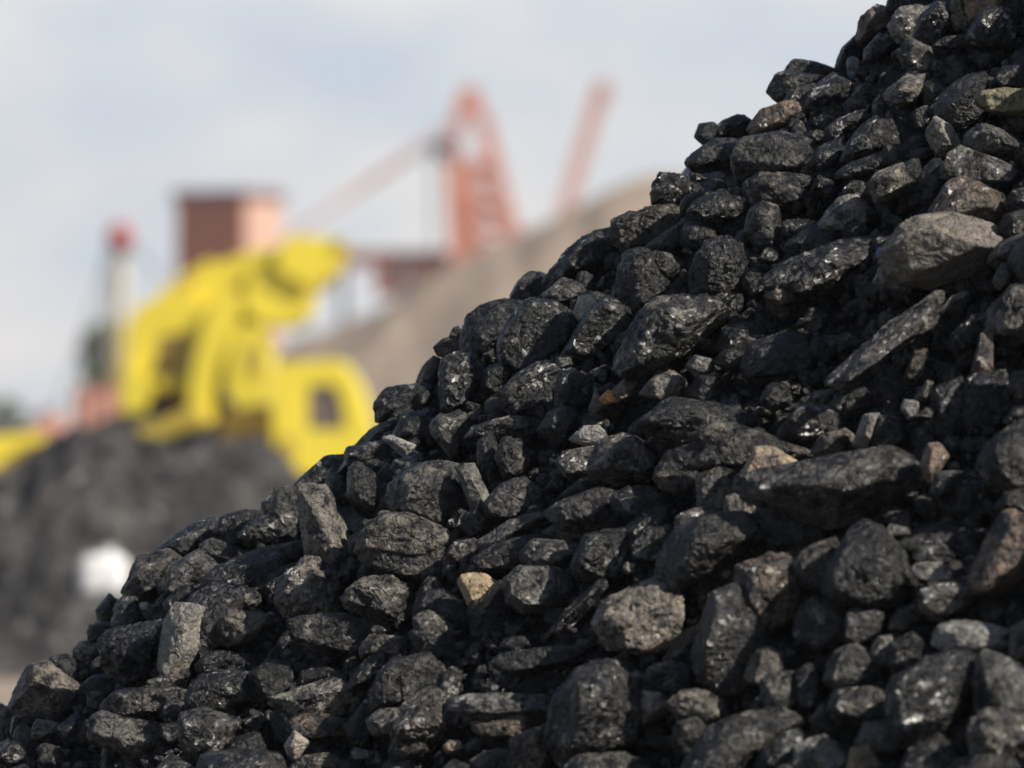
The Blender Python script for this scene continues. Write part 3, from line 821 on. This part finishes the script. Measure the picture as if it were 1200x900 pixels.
for k in range(2200):
    px = rng.uniform(-850, 2000)
    chip(px, ridge(px) + 45, rng.uniform(.05, .14), True, back=rng.uniform(0.12, 3.2))
me = np_mesh("broken_coal", np.concatenate(VV), np.concatenate(FF))
o = link_mesh("broken_coal", me, coal_material("broken_coal", False, (0.050, 0.044, 0.037), 0.55))
tag(o, "small broken coal chips wedged between the bigger lumps", "coal chips", kind="stuff")

# --- scrap of blue and white plastic beside the pale boulder
bm = bmesh.new()
def ribbon(pts, w, th=0.002):
    rows_ = []
    for (x, y, z, t) in pts:
        d = Vector((math.sin(t), 0, math.cos(t))) * w / 2
        rows_.append([bm.verts.new(Vector((x, y, z)) + d + Vector((0, s * th, 0))) for s in (-1, 1)] + [bm.verts.new(Vector((x, y, z)) - d + Vector((0, s * th, 0))) for s in (1, -1)])
    for a, b in zip(rows_, rows_[1:]):
        for i in range(4): bm.faces.new((a[i], a[(i + 1) % 4], b[(i + 1) % 4], b[i]))
    bm.faces.new(rows_[0]); bm.faces.new(rows_[-1][::-1])
ribbon([(-.020, 0, 0, .2), (-.008, -.008, .005, .6), (.006, .004, -.002, .1), (.018, -.006, .004, -.4)], 0.018)
me = bpy.data.meshes.new("plastic_scrap"); bm.to_mesh(me); bm.free()
o = link_mesh("plastic_scrap", me, paint("blue_plastic", (0.03, 0.06, 0.30), 0.25, .2, 60, dirt=(.5, .5, .5), dirt_amt=.9), loc=at(1040, 296, float(depth(1040, 296)) - 0.10))
tag(o, "crumpled blue and white plastic scrap left of the large pale boulder", "plastic scrap")

# ------------------------------------------------------------------ background: materials
Y1 = paint("yellow_paint", (0.84, 0.69, 0.055), 0.42, .12, 1.2, dirt=(.35, .22, .05), dirt_amt=.35)
Y2 = paint("ochre_paint", (0.60, 0.38, 0.06), 0.6, .25, 1.2)
GL = paint("dark_glass", (0.05, 0.05, 0.055), 0.15, .1, 1)
DK = paint("dark_steel", (0.07, 0.055, 0.05), 0.6, .3, 1)
RB = paint("rubber", (0.03, 0.03, 0.03), 0.85, .2, 2)
OR = paint("orange_red_paint", (0.64, 0.26, 0.17), 0.6, .3, .25, dirt=(.25, .08, .05), dirt_amt=.5)
OR2 = paint("hazed_red_paint", (0.66, 0.34, 0.26), 0.65, .3, .25)  # crane reds are lightened, with distance haze put into the colour
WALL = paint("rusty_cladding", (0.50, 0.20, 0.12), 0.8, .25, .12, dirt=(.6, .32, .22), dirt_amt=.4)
ROOF = paint("roof_sheet", (0.17, 0.10, 0.10), 0.7, .2, .2)
WHT = paint("white_sheet", (0.86, 0.86, 0.85), 0.6, .08, 5, dirt_amt=.2)
MASTW = paint("mast_white", (0.56, 0.52, 0.40), 0.6, .1, .3)
MASTY = paint("mast_yellow", (0.52, 0.42, 0.12), 0.6, .1, .3)
RED = paint("red_paint", (0.40, 0.035, 0.03), 0.5, .1, .5)
SAND = paint("gravel", (0.41, 0.325, 0.245), 0.95, .25, .25, dirt=(.22, .19, .16), dirt_amt=.6, bump=.15)
LEAF = paint("foliage", (0.12, 0.165, 0.06), 0.8, .4, .3, dirt=(.09, .11, .04), dirt_amt=.7)
BARK = paint("bark", (0.10, 0.075, 0.055), 0.9, .3, 1)

def slab(name, pts, D, w, mat, parent, hole=None, yoff=0.0, bev=0.25, origin=None):
    """solid body: outline given in photo pixels at distance D, w metres thick; hole = window opening cut through"""
    og = origin if origin is not None else (parent.location if parent is not None else Vector((0, 0, 0)))
    bm = bmesh.new()
    def v(p, y): q = at(p[0], p[1], D); q.y = D + yoff + y; return q - og
    def ring(pp, y): return [bm.verts.new(v(p, y)) for p in pp]
    if hole is None:
        a = ring(pts, -w / 2); b = ring(pts, w / 2); n = len(pts)
        bm.faces.new(a); bm.faces.new(b[::-1])
        for i in range(n): bm.faces.new((a[i], b[i], b[(i + 1) % n], a[(i + 1) % n]))
    else:
        # hole has the same number of points as the outline: bridged frame
        n = len(pts); A = [ring(pts, -w / 2), ring(pts, w / 2)]; Hh = [ring(hole, -w / 2), ring(hole, w / 2)]
        for i in range(n):
            j = (i + 1) % n
            bm.faces.new((A[0][i], A[0][j], Hh[0][j], Hh[0][i])); bm.faces.new((A[1][j], A[1][i], Hh[1][i], Hh[1][j]))
            bm.faces.new((A[0][i], A[1][i], A[1][j], A[0][j])); bm.faces.new((Hh[0][j], Hh[1][j], Hh[1][i], Hh[0][i]))
    bmesh.ops.recalc_face_normals(bm, faces=bm.faces)
    if bev: bmesh.ops.bevel(bm, geom=list(bm.edges), offset=bev * K * D * 8, segments=2, affect='EDGES', clamp_overlap=True)
    me = bpy.data.meshes.new(name); bm.to_mesh(me); bm.free()
    return link_mesh(name, me, mat, parent)

def bars(name, segs, th, mat, parent, origin=None):
    """square bars between world points, all one part"""
    og = origin if origin is not None else (parent.location if parent is not None else Vector((0, 0, 0)))
    bm = bmesh.new()
    for s in segs:
        a, b = Vector(s[0]) - og, Vector(s[1]) - og; t = s[2] if len(s) > 2 else th
        d = (b - a); L = d.length
        m = Matrix.Translation((a + b) / 2) @ d.to_track_quat('Z', 'Y').to_matrix().to_4x4() @ Matrix.Diagonal((t, t, L, 1))
        bmesh.ops.create_cube(bm, size=1, matrix=m)
    me = bpy.data.meshes.new(name); bm.to_mesh(me); bm.free()
    return link_mesh(name, me, mat, parent)

def disc_part(name, c, r, w, mat, parent, axis='Y', r2=None, seg=32):
    bm = bmesh.new()
    rot = Matrix.Rotation(math.radians(90), 4, 'X') if axis == 'Y' else Matrix.Identity(4)
    bmesh.ops.create_cone(bm, cap_ends=True, segments=seg, radius1=r, radius2=r if r2 is None else r2, depth=w, matrix=rot)
    bmesh.ops.bevel(bm, geom=[e for e in bm.edges if len(e.link_faces) == 2 and abs(e.calc_face_angle(0)) > 1], offset=min(r, w) * .12, segments=2, affect='EDGES')
    me = bpy.data.meshes.new(name); bm.to_mesh(me); bm.free()
    o = link_mesh(name, me, mat, parent)
    o.location = Vector(c) - (parent.matrix_world.translation if parent is None else parent.location)
    return o
def wheel(c, r, w, parent):
    o = disc_part("wheel", c, r, w, RB, parent)
    bm = bmesh.new()
    bmesh.ops.create_cone(bm, cap_ends=True, segments=24, radius1=r * .5, radius2=r * .42, depth=w * 1.06, matrix=Matrix.Rotation(math.radians(90), 4, 'X'))
    me = bpy.data.meshes.new("rim"); bm.to_mesh(me); bm.free()
    link_mesh("rim", me, Y2, o)
    return o

# ------------------------------------------------------------------ mid-distance coal heap (about 35 m away)
HX = [-260, -120, 0, 50, 82, 125, 165, 225, 285, 340, 420, 520, 640, 760]
HYp = [700, 640, 566, 540, 514, 510, 530, 520, 528, 560, 610, 668, 730, 790]
DH = 37.5
hxw = [(x - 600) * K * DH for x in HX]; hzw = [EYE + (HOR - y) * K * DH for y in HYp]
def heap_z(X, Y):
    top = np.interp(X, hxw, hzw, left=-0.2, right=-0.2)
    t = np.abs(Y - DH) / (2.55 if False else 3.0)
    sh = np.where(t < 1, 1 - t ** 1.12, 1 - t)
    return top * sh
xs = np.linspace(hxw[0] - .5, hxw[-1] + .5, 420); ys = np.linspace(DH - 3.3, DH + 3.3, 260)
AX, AY = np.meshgrid(xs, ys); AZ = heap_z(AX, AY)
q = np.stack([AX.ravel(), AY.ravel(), AZ.ravel()], -1)
lump = (fbm(q * 1.6, 2).reshape(AX.shape) * .12 + fbm(q * 3.2, 4, True).reshape(AX.shape) * .20)
AZ = AZ + lump * np.clip(AZ * 4, 0, 1)
o = link_mesh("coal_heap", grid_mesh("coal_heap", AX, AY, np.maximum(AZ, -.3)), coal_material("far_coal", False, (0.056, 0.051, 0.048), 0.76, fs=0.16))
tag(o, "lower heap of dark coal below the yellow machines at left", "coal heap")

# ------------------------------------------------------------------ white sack at the foot of that heap
D0 = 35.0
for _ in range(400):
    p = at(122, 690, D0)
    if p.z <= float(heap_z(np.array([p.x]), np.array([p.y]))[0]) + .05: break
    D0 += 0.01
V, F = ico(4)
sgn = np.sign(V) * np.abs(V) ** 0.5
V2 = sgn * np.array([0.150, 0.10, 0.138])
V2 = V2 * (1 + 0.05 * fbm(V * 2.5, 3, True))[:, None]
V2[:, 0] += V2[:, 2] * 0.06
o = link_mesh("sack", np_mesh("sack", V2, F), WHT, loc=at(121, 676, D0 - 0.06))
tag(o, "bright white sack lying on the foot of the lower coal heap", "sack")
bm = bmesh.new(); bmesh.ops.create_cone(bm, cap_ends=True, segments=14, radius1=.03, radius2=.055, depth=.06, matrix=Matrix.Translation((.03, 0, .15)))
me = bpy.data.meshes.new("sack_neck"); bm.to_mesh(me); bm.free(); link_mesh("sack_neck", me, WHT, o)

# ------------------------------------------------------------------ yellow wheel loader with raised bucket (60 m)
D = 60.0
root = empty("wheel_loader", at(250, HOR + EYE / (K * D), D))
tag(root, "yellow loader with its bucket raised high behind the lower coal heap", "loader")
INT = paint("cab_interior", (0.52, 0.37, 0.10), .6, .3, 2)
Y3 = paint("worn_yellow", (0.66, 0.50, 0.07), .55, .3, 1.6, dirt=(.25, .15, .05), dirt_amt=.6)
slab("cab", [(156, 462), (157, 420), (158, 376), (166, 360), (212, 343), (240, 352), (246, 400), (242, 462)], D, 1.5, Y1, root,
     hole=[(186, 442), (186, 420), (188, 402), (196, 396), (214, 394), (230, 396), (234, 404), (232, 442)])
slab("cab_interior", [(183, 445), (184, 392), (236, 392), (235, 445)], D, 1.42, INT, root, bev=0)
slab("roof_rack", [(196, 352), (200, 342), (222, 334), (232, 340), (228, 350)], D, 1.0, Y3, root)
slab("rear_body", [(148, 486), (147, 452), (158, 430), (180, 444), (184, 462), (172, 492)], D, 1.9, Y1, root)
slab("side_step", [(184, 458), (184, 444), (228, 444), (228, 456)], D, 1.8, Y1, root)
slab("chassis", [(176, 482), (184, 460), (232, 456), (270, 470), (278, 496), (225, 492)], D, 1.2, paint("maroon_steel", (.16, .06, .045), .6, .3, 1), root)
slab("engine_cover", [(272, 462), (270, 430), (280, 388), (306, 380), (320, 396), (322, 440), (316, 474), (286, 482)], D, 1.7, Y1, root, yoff=-.25)
slab("engine_grille", [(292, 440), (294, 404), (312, 404), (314, 440)], D, 1.72, Y3, root, yoff=-.25, bev=0)
for s in (-1, 1):
    slab("lift_arm", [(238, 506), (226, 476), (232, 424), (246, 372), (272, 340), (292, 352), (280, 396), (262, 430), (256, 470), (260, 500)], D, .28, Y1, root, yoff=s * .95)
    slab("arm_pivot", [(236, 518), (238, 494), (262, 490), (272, 502), (264, 518)], D, .4, Y1, root, yoff=s * .95)
slab("boom", [(218, 350), (228, 328), (250, 312), (300, 294), (334, 290), (338, 322), (304, 384), (284, 392), (262, 372)], D, 0.8, Y1, root)
slab("boom_link", [(298, 352), (306, 310), (322, 292), (344, 296), (340, 342), (318, 362)], D, 1.9, Y1, root)
for s in (-.4, .4):
    bars("hydraulic_ram", [(at(266, 420, D) + Vector((0, s, 0)), at(304, 366, D) + Vector((0, s, 0)))], .13, DK, root)
bars("handrail", [(at(168, 366, D), at(208, 330, D)), (at(208, 330, D), at(250, 306, D)), (at(208, 330, D), at(210, 346, D)), (at(178, 357, D), at(180, 368, D)), (at(236, 314, D), at(238, 350, D))], .07, Y1, root)
bk = slab("bucket", [(326, 318), (336, 286), (350, 280), (403, 284), (408, 292), (394, 322), (370, 344)], D, 2.4, Y1, root)
slab("bucket_floor", [(296, 322), (330, 312), (370, 338), (364, 370), (346, 384), (314, 384), (290, 366)], D, 2.2, Y1, bk, origin=root.location)
slab("bucket_edge", [(398, 282), (408, 286), (410, 294), (402, 300)], D, 2.5, Y3, bk, origin=root.location)
slab("outrigger", [(148, 510), (160, 526), (196, 516), (248, 496), (240, 474), (196, 494)], D, .5, Y3, root, yoff=-1.3)
for x in (170, 300):
    for s in (-1, 1): wheel(at(x, 575, D) + Vector((0, s * 1.15, 0)), 0.83, .55, root)
slab("axle_frame", [(150, 560), (150, 500), (320, 490), (320, 570)], D, .9, DK, root)

# yellow lorry at the right of it
root = empty("lorry", at(370, HOR + EYE / (K * 57), 57.0))
tag(root, "yellow lorry with a square dark cab window beside the coal slope", "lorry")
Dq = 57.0
slab("cab", [(327, 548), (323, 490), (325, 436), (336, 426), (403, 423), (424, 452), (438, 500), (438, 575)], Dq, 2.1, Y1, root,
     hole=[(365, 504), (365, 480), (365, 462), (366, 453), (396, 453), (400, 462), (405, 480), (407, 504)])
slab("window", [(358, 510), (358, 447), (402, 447), (414, 510)], Dq, 2.02, paint("tinted_glass", (0.16, 0.13, 0.11), .25, .2, 1), root, bev=0)
slab("door_panel", [(338, 548), (336, 512), (352, 508), (352, 556)], Dq, 2.14, Y3, root, bev=0)
slab("load_bed", [(262, 520), (264, 482), (322, 478), (324, 526)], Dq, 2.0, Y2, root, yoff=.3)
slab("chassis", [(262, 566), (262, 524), (322, 528), (327, 552), (438, 578), (438, 600), (262, 600)], Dq, 1.2, DK, root, yoff=.1)
slab("headlight", [(432, 540), (444, 540), (444, 554), (432, 554)], Dq, .3, WHT, root, yoff=-.7)
slab("headlight", [(432, 540), (444, 540), (444, 554), (432, 554)], Dq, .3, WHT, root, yoff=.7)
for x in (285, 395):
    for s in (-1, 1): wheel(at(x, 620, Dq) + Vector((0, s * 1.0, 0)), 0.45, .35, root)

# yellow tipper box at the left edge, red drum housing beside it
root = empty("tipper_trailer", at(-10, HOR + EYE / (K * 55), 55.0))
tag(root, "low yellow tipper box cut by the left edge of the picture", "trailer")
slab("box", [(-90, 560), (-90, 520), (0, 512), (44, 507), (40, 522), (0, 552)], 55.0, 2.2, Y2 if False else Y1, root)
slab("chassis", [(-90, 590), (-90, 562), (10, 556), (10, 590)], 55.0, 1.0, DK, root)
for x in (-70, -20):
    for s in (-1, 1): wheel(at(x, 625, 55) + Vector((0, s * .9, 0)), 0.5, .35, root)
root = empty("winch", at(55, HOR + EYE / (K * 70), 70.0))
tag(root, "pale red winch housing right of the low yellow tipper box", "winch")
slab("housing", [(38, 535), (38, 508), (52, 488), (74, 486), (74, 535)], 70.0, 1.6, OR2, root)
slab("skid", [(20, 506), (20, 500), (38, 500), (38, 506)], 70.0, 1.6, DK, root)
bars("skid_frame", [(at(30, 504, 70), at(30, 640, 70)), (at(70, 530, 70), at(70, 640, 70))], .25, DK, root)

# pinkish container and dark shed behind the loader's tail
root = empty("container", at(118, HOR + EYE / (K * 90), 90.0))
tag(root, "faded pink container standing behind the tail of the yellow loader", "container")
slab("box", [(92, 610), (92, 456), (138, 450), (138, 610)], 90.0, 2.4, paint("pink_paint", (0.42, 0.19, 0.15), .7, .3, .6), root)
slab("door", [(98, 600), (98, 466), (112, 464), (112, 600)], 90.0, .1, OR2, root, yoff=-1.23, bev=0)
slab("door", [(117, 600), (117, 463), (131, 461), (131, 600)], 90.0, .1, OR2, root, yoff=-1.23, bev=0)

# ------------------------------------------------------------------ gravel heap (110 m)
DG = 110.0; GZt = EYE + (HOR - 203) * K * DG; GXc = (830 - 600) * K * DG
xs = np.linspace(GXc - 14, GXc + 16, 260); ys = np.linspace(DG - 13, DG + 13, 200)
AX, AY = np.meshgrid(xs, ys)
gxp = [(x - 600) * K * DG for x in (130, 330, 700, 735, 765, 800, 850, 900, 1500)]
gzp = [EYE + (HOR - y) * K * DG for y in (515, 415, 229, 213, 206, 204, 208, 220, 640)]
top = np.interp(AX, gxp, gzp, left=-.4, right=-.4)
AZ = top - np.abs(np.sqrt((AY - DG) ** 2 + .8) - .9) * .60
q = np.stack([AX.ravel(), AY.ravel(), AZ.ravel()], -1)
AZ = AZ + fbm(q * .6, 3).reshape(AX.shape) * .16 + fbm(np.stack([AX.ravel() * 1.6, AY.ravel() * .2, AX.ravel() * 0], -1), 2).reshape(AX.shape) * .06
o = link_mesh("gravel_heap", grid_mesh("gravel_heap", AX, AY, np.maximum(AZ, -.3)), SAND)
tag(o, "tall heap of tan gravel rising behind the black coal slope", "gravel heap")

# ------------------------------------------------------------------ machinery tower (200 m)
D = 200.0
base = at(268, HOR + EYE / (K * D), D)
root = empty("machinery_tower", base)
tag(root, "square rust-red clad tower with dark flat roof above the yellow loader", "tower")
root.rotation_euler = (0, 0, 0)
th = math.radians(-27)
Wf, Wd = 2.75, 3.3
Ht = EYE + (HOR - 236) * K * D
def boxm(name, sx, sy, z0, z1, mat, par, cx=0, cy=0, bev=0.0):
    bm = bmesh.new()
    bmesh.ops.create_cube(bm, size=1, matrix=Matrix.Rotation(th, 4, 'Z') @ Matrix.Translation((cx, cy, (z0 + z1) / 2)) @ Matrix.Diagonal((sx, sy, z1 - z0, 1)))
    if bev: bmesh.ops.bevel(bm, geom=list(bm.edges), offset=bev, segments=1, affect='EDGES')
    me = bpy.data.meshes.new(name); bm.to_mesh(me); bm.free()
    return link_mesh(name, me, mat, par)
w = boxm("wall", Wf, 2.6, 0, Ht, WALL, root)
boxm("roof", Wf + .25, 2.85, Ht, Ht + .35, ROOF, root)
boxm("sunlit_side_wall", .05, 2.5, 0.1, Ht - .02, paint("sunlit_cladding", (0.58, 0.37, 0.28), 0.8, .15, .12), root, cx=Wf / 2 + .02)  # thin paler skin: sunlight on this side is put into its colour
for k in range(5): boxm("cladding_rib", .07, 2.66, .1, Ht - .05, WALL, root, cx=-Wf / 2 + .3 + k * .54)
boxm("door", .9, .1, 0, 2.1, DK, root, cx=-.5, cy=-1.34)
boxm("window", .7, .1, Ht - 3.2, Ht - 2.2, GL, root, cx=.6, cy=-1.34)

# ------------------------------------------------------------------ portal crane (250 m)
D = 250.0
def A(x, y, dy=0.0): 
    q = at(x, y, D); q.y = D + dy; return q
root = empty("portal_crane", A(560, 540))
tag(root, "orange-red lattice crane tower with long girder behind the gravel heap", "crane")
gy_ = HOR + EYE / (K * D)
for (xa, ya, xb, yb, dy, t, mm) in ((533, 190, 552, gy_, -2.4, .85, OR), (566, 140, 612, 330, -2.4, .65, OR), (556, 185, 566, gy_, 2.4, .45, OR2), (572, 170, 598, 330, 2.4, .45, OR2)):
    bars("leg", [(A(xa, ya, dy), A(xb, yb, dy))], t, mm, root)
slab("head_frame", [(529, 200), (532, 130), (541, 104), (560, 104), (574, 150), (582, 200)], D, 2.6, OR, root,
     hole=[(538, 188), (543, 150), (546, 134), (556, 134), (562, 150), (572, 188)], bev=.1)
def lx(y): return 533 + (y - 190) * .058
def rx(y): return 566 + (y - 140) * .242
for k, y in enumerate((200, 224, 248, 272, 296)):
    y2 = y + 24
    bars("brace", [(A(lx(y), y, -2.4), A(rx(y), y, -2.4))], .26, OR, root)
    a_, b_ = ((lx(y), y), (rx(y2), y2)) if k % 2 else ((rx(y), y), (lx(y2), y2))
    bars("brace", [(A(*a_, -2.4), A(*b_, -2.4))], .22, OR2, root)
    bars("brace", [(A(lx(y) + 12, y, 2.4), A(rx(y2) - 8, y2, 2.4))], .2, OR2, root)
slab("machine_house", [(544, 316), (542, 232), (562, 228), (568, 316)], D, 2.6, OR, root, bev=.1)
slab("counterweight", [(590, 296), (586, 246), (604, 250), (614, 290)], D, 2.4, OR, root, bev=.1)
bars("girder", [(A(398, 303, -1.2), A(548, 303, -1.2)), (A(398, 303, 1.2), A(548, 303, 1.2))] +
     [(A(x, 297, 0), A(x + 8, 310, 0)) for x in range(400, 540, 16)], .6, paint("brown_red", (.28, .09, .07), .7, .3, .3), root)
slab("trolley", [(440, 348), (440, 312), (470, 312), (474, 345)], D, 2.4, OR, root, bev=.1)
slab("trolley", [(484, 346), (484, 310), (524, 310), (520, 345)], D, 2.4, OR, root, bev=.1)
bars("girder_leg", [(A(478, 310), A(478, gy_))], .3, DK, root)
bars("girder_leg", [(A(402, 305), A(402, gy_))], .3, DK, root)
bars("stay", [(A(536, 140, -1), A(345, 276, -1)), (A(536, 150, 1), A(345, 270, 1))], .15, OR2, root)
bars("boom", [(A(345, 273), A(300, 305)), (A(300, 305), A(400, 303))], .16, OR2, root)
bars("pulley_arm", [(A(540, 168), A(506, 172)), (A(506, 172), A(540, 200))], .35, DK, root)
bars("hoist_rope", [(A(508, 172), A(508, 300))], .12, DK, root)

# second crane's jib over the gravel heap (270 m)
D = 270.0
root = empty("jib_crane", A(650, 500))
tag(root, "slender red crane jib pointing up right over the gravel heap", "crane")
def Bq(x, y, dy=0.0):
    q = at(x, y, 270.0); q.y = 270.0 + dy; return q
ch = []
for s in (-.5, .5):
    ch += [(Bq(652, 262, s), Bq(700, 100, s)), (Bq(664, 262, s), Bq(710, 104, s))]
for k in range(10):
    f = k / 10; g = (k + 1) / 10
    ch.append((Bq(652 + 48 * f, 262 - 162 * f, -.5), Bq(664 + 46 * g, 262 - 158 * g, -.5), .2))
bars("jib", ch, .3, OR2, root)
slab("jib_head", [(692, 118), (696, 98), (714, 96), (718, 112), (708, 126)], 270.0, 1.2, OR2, root, bev=.1)
slab("crane_cab", [(630, 420), (630, 330), (690, 330), (690, 420)], 270.0, 3.0, OR2, root)
bars("mast", [(Bq(658, 420), Bq(656, 262)), (Bq(645, 420), Bq(645, HOR + EYE / (K * 270))), (Bq(675, 420), Bq(675, HOR + EYE / (K * 270)))], .7, OR2, root)
bars("jib_rope", [(Bq(704, 104), Bq(632, 332))], .07, DK, root)

# ------------------------------------------------------------------ beacon mast (150 m)
D = 150.0
root = empty("beacon_mast", at(142, HOR + EYE / (K * D), D))
tag(root, "pale mast topped with a round red lantern at far left", "mast")
def ppos(y): return EYE + (HOR - y) * K * D
disc_part("upper_shaft", root.location + Vector((0, 0, (ppos(298) + ppos(378)) / 2)), .21, ppos(298) - ppos(378), MASTW, root, axis='Z', r2=.17)
disc_part("lower_shaft", root.location + Vector((.02, 0, ppos(378) / 2)), .33, ppos(378), MASTY, root, axis='Z', r2=.27)
disc_part("lantern_base", root.location + Vector((-.03, 0, ppos(294))), .30, .16, DK, root, axis='Z')
V, F = ico(3)
o = link_mesh("lantern", np_mesh("lantern", V * np.array([.35, .35, .37]), F), RED, root); o.location = (-.03, 0, ppos(278))
bars("stay_rod", [(at(156, 288, D), at(212, 352, D)), (at(128, 300, D), at(62, 492, D))], .05, DK, root)
bars("ladder", [(root.location + Vector((-.4, -.2, 0)), root.location + Vector((-.27, -.2, ppos(300)))), (root.location + Vector((-.6, -.2, 0)), root.location + Vector((-.42, -.2, ppos(300))))], .05, DK, root)

# ------------------------------------------------------------------ trees
def tree(px, D, y_top, w_px, label, group, n=1100, seed=1, cone=False):
    rg = np.random.RandomState(seed)
    h = EYE + (HOR - y_top) * K * D; w = w_px * K * D / 2
    b = at(px, HOR, D); b.z = 0
    root = empty("tree", b); tag(root, label, "tree", group)
    segs = []
    bm = bmesh.new()
    bmesh.ops.create_cone(bm, cap_ends=True, segments=10, radius1=h * .035, radius2=h * .01, depth=h * .85, matrix=Matrix.Translation((0, 0, h * .425)))
    for k in range(7):
        a = rg.uniform(0, 6.28); z0 = h * rg.uniform(.25, .6); L = w * rg.uniform(.5, .9)
        p0 = Vector((0, 0, z0)); p1 = Vector((math.cos(a) * L, math.sin(a) * L, z0 + L * .7)); d = p1 - p0
        bmesh.ops.create_cone(bm, cap_ends=True, segments=6, radius1=h * .014, radius2=h * .004, depth=d.length, matrix=Matrix.Translation((p0 + p1) / 2) @ d.to_track_quat('Z', 'Y').to_matrix().to_4x4())
    me = bpy.data.meshes.new("trunk"); bm.to_mesh(me); bm.free(); link_mesh("trunk", me, BARK, root)
    ncl = 26; cl = []
    for k in range(ncl):
        z = rg.uniform(.22, 1.0)
        rad = w * ((1.05 - z) * 1.1 if cone else math.sin(math.pi * min(1, max(.08, (z - .12) / .95))) ** .6)
        a = rg.uniform(0, 6.28); r = rad * math.sqrt(rg.uniform(0, 1)) * .8
        cl.append((r * math.cos(a), r * math.sin(a), z * h * .93, w * rg.uniform(.2, .38)))
    cl = np.array(cl); idx = rg.randint(0, ncl, n)
    d = rg.normal(size=(n, 3)); d /= np.linalg.norm(d, axis=1)[:, None]
    C = cl[idx, :3] + d * (cl[idx, 3] * rg.uniform(.5, 1, n))[:, None]
    s = h * .03
    t1 = rg.normal(size=(n, 3)) * s; t2 = rg.normal(size=(n, 3)) * s
    V = np.stack([C - t1, C + t2, C + t1, C - t2], 1).reshape(-1, 3); Fq = np.arange(4 * n).reshape(-1, 4)
    link_mesh("crown", np_mesh("crown", V, Fq, False), LEAF, root)
tree(112, 240, 372, 60, "dull green tree standing left of the pale mast", "trees on the skyline", seed=3, cone=True)
tree(8, 400, 466, 60, "olive green round tree at the far left skyline", "trees on the skyline", seed=4)
tree(-38, 410, 458, 60, "olive green tree just outside the left edge", "trees on the skyline", seed=5)
tree(52, 430, 480, 50, "lowest pale green tree right of the far left tree", "trees on the skyline", seed=6)
# far ground strip of trees / dark yard line
# ------------------------------------------------------------------ haze
bm = bmesh.new()
bmesh.ops.create_cube(bm, size=1, matrix=Matrix.Translation((0, 300, 14)) @ Matrix.Diagonal((900, 700, 30.2, 1)))
me = bpy.data.meshes.new("haze"); bm.to_mesh(me); bm.free()
HZ = bpy.data.materials.new("haze"); HZ.use_nodes = True
nt = HZ.node_tree
for n in list(nt.nodes): nt.nodes.remove(n)
ho = nt.nodes.new("ShaderNodeOutputMaterial"); pv = nt.nodes.new("ShaderNodeVolumePrincipled")
pv.inputs["Color"].default_value = (0.93, 0.95, 1.0, 1); pv.inputs["Density"].default_value = 0.00035
pv.inputs["Anisotropy"].default_value = 0.1
nt.links.new(pv.outputs[0], ho.inputs["Volume"])
HAZE = link_mesh("haze", me, HZ); tag(HAZE, kind="stuff")
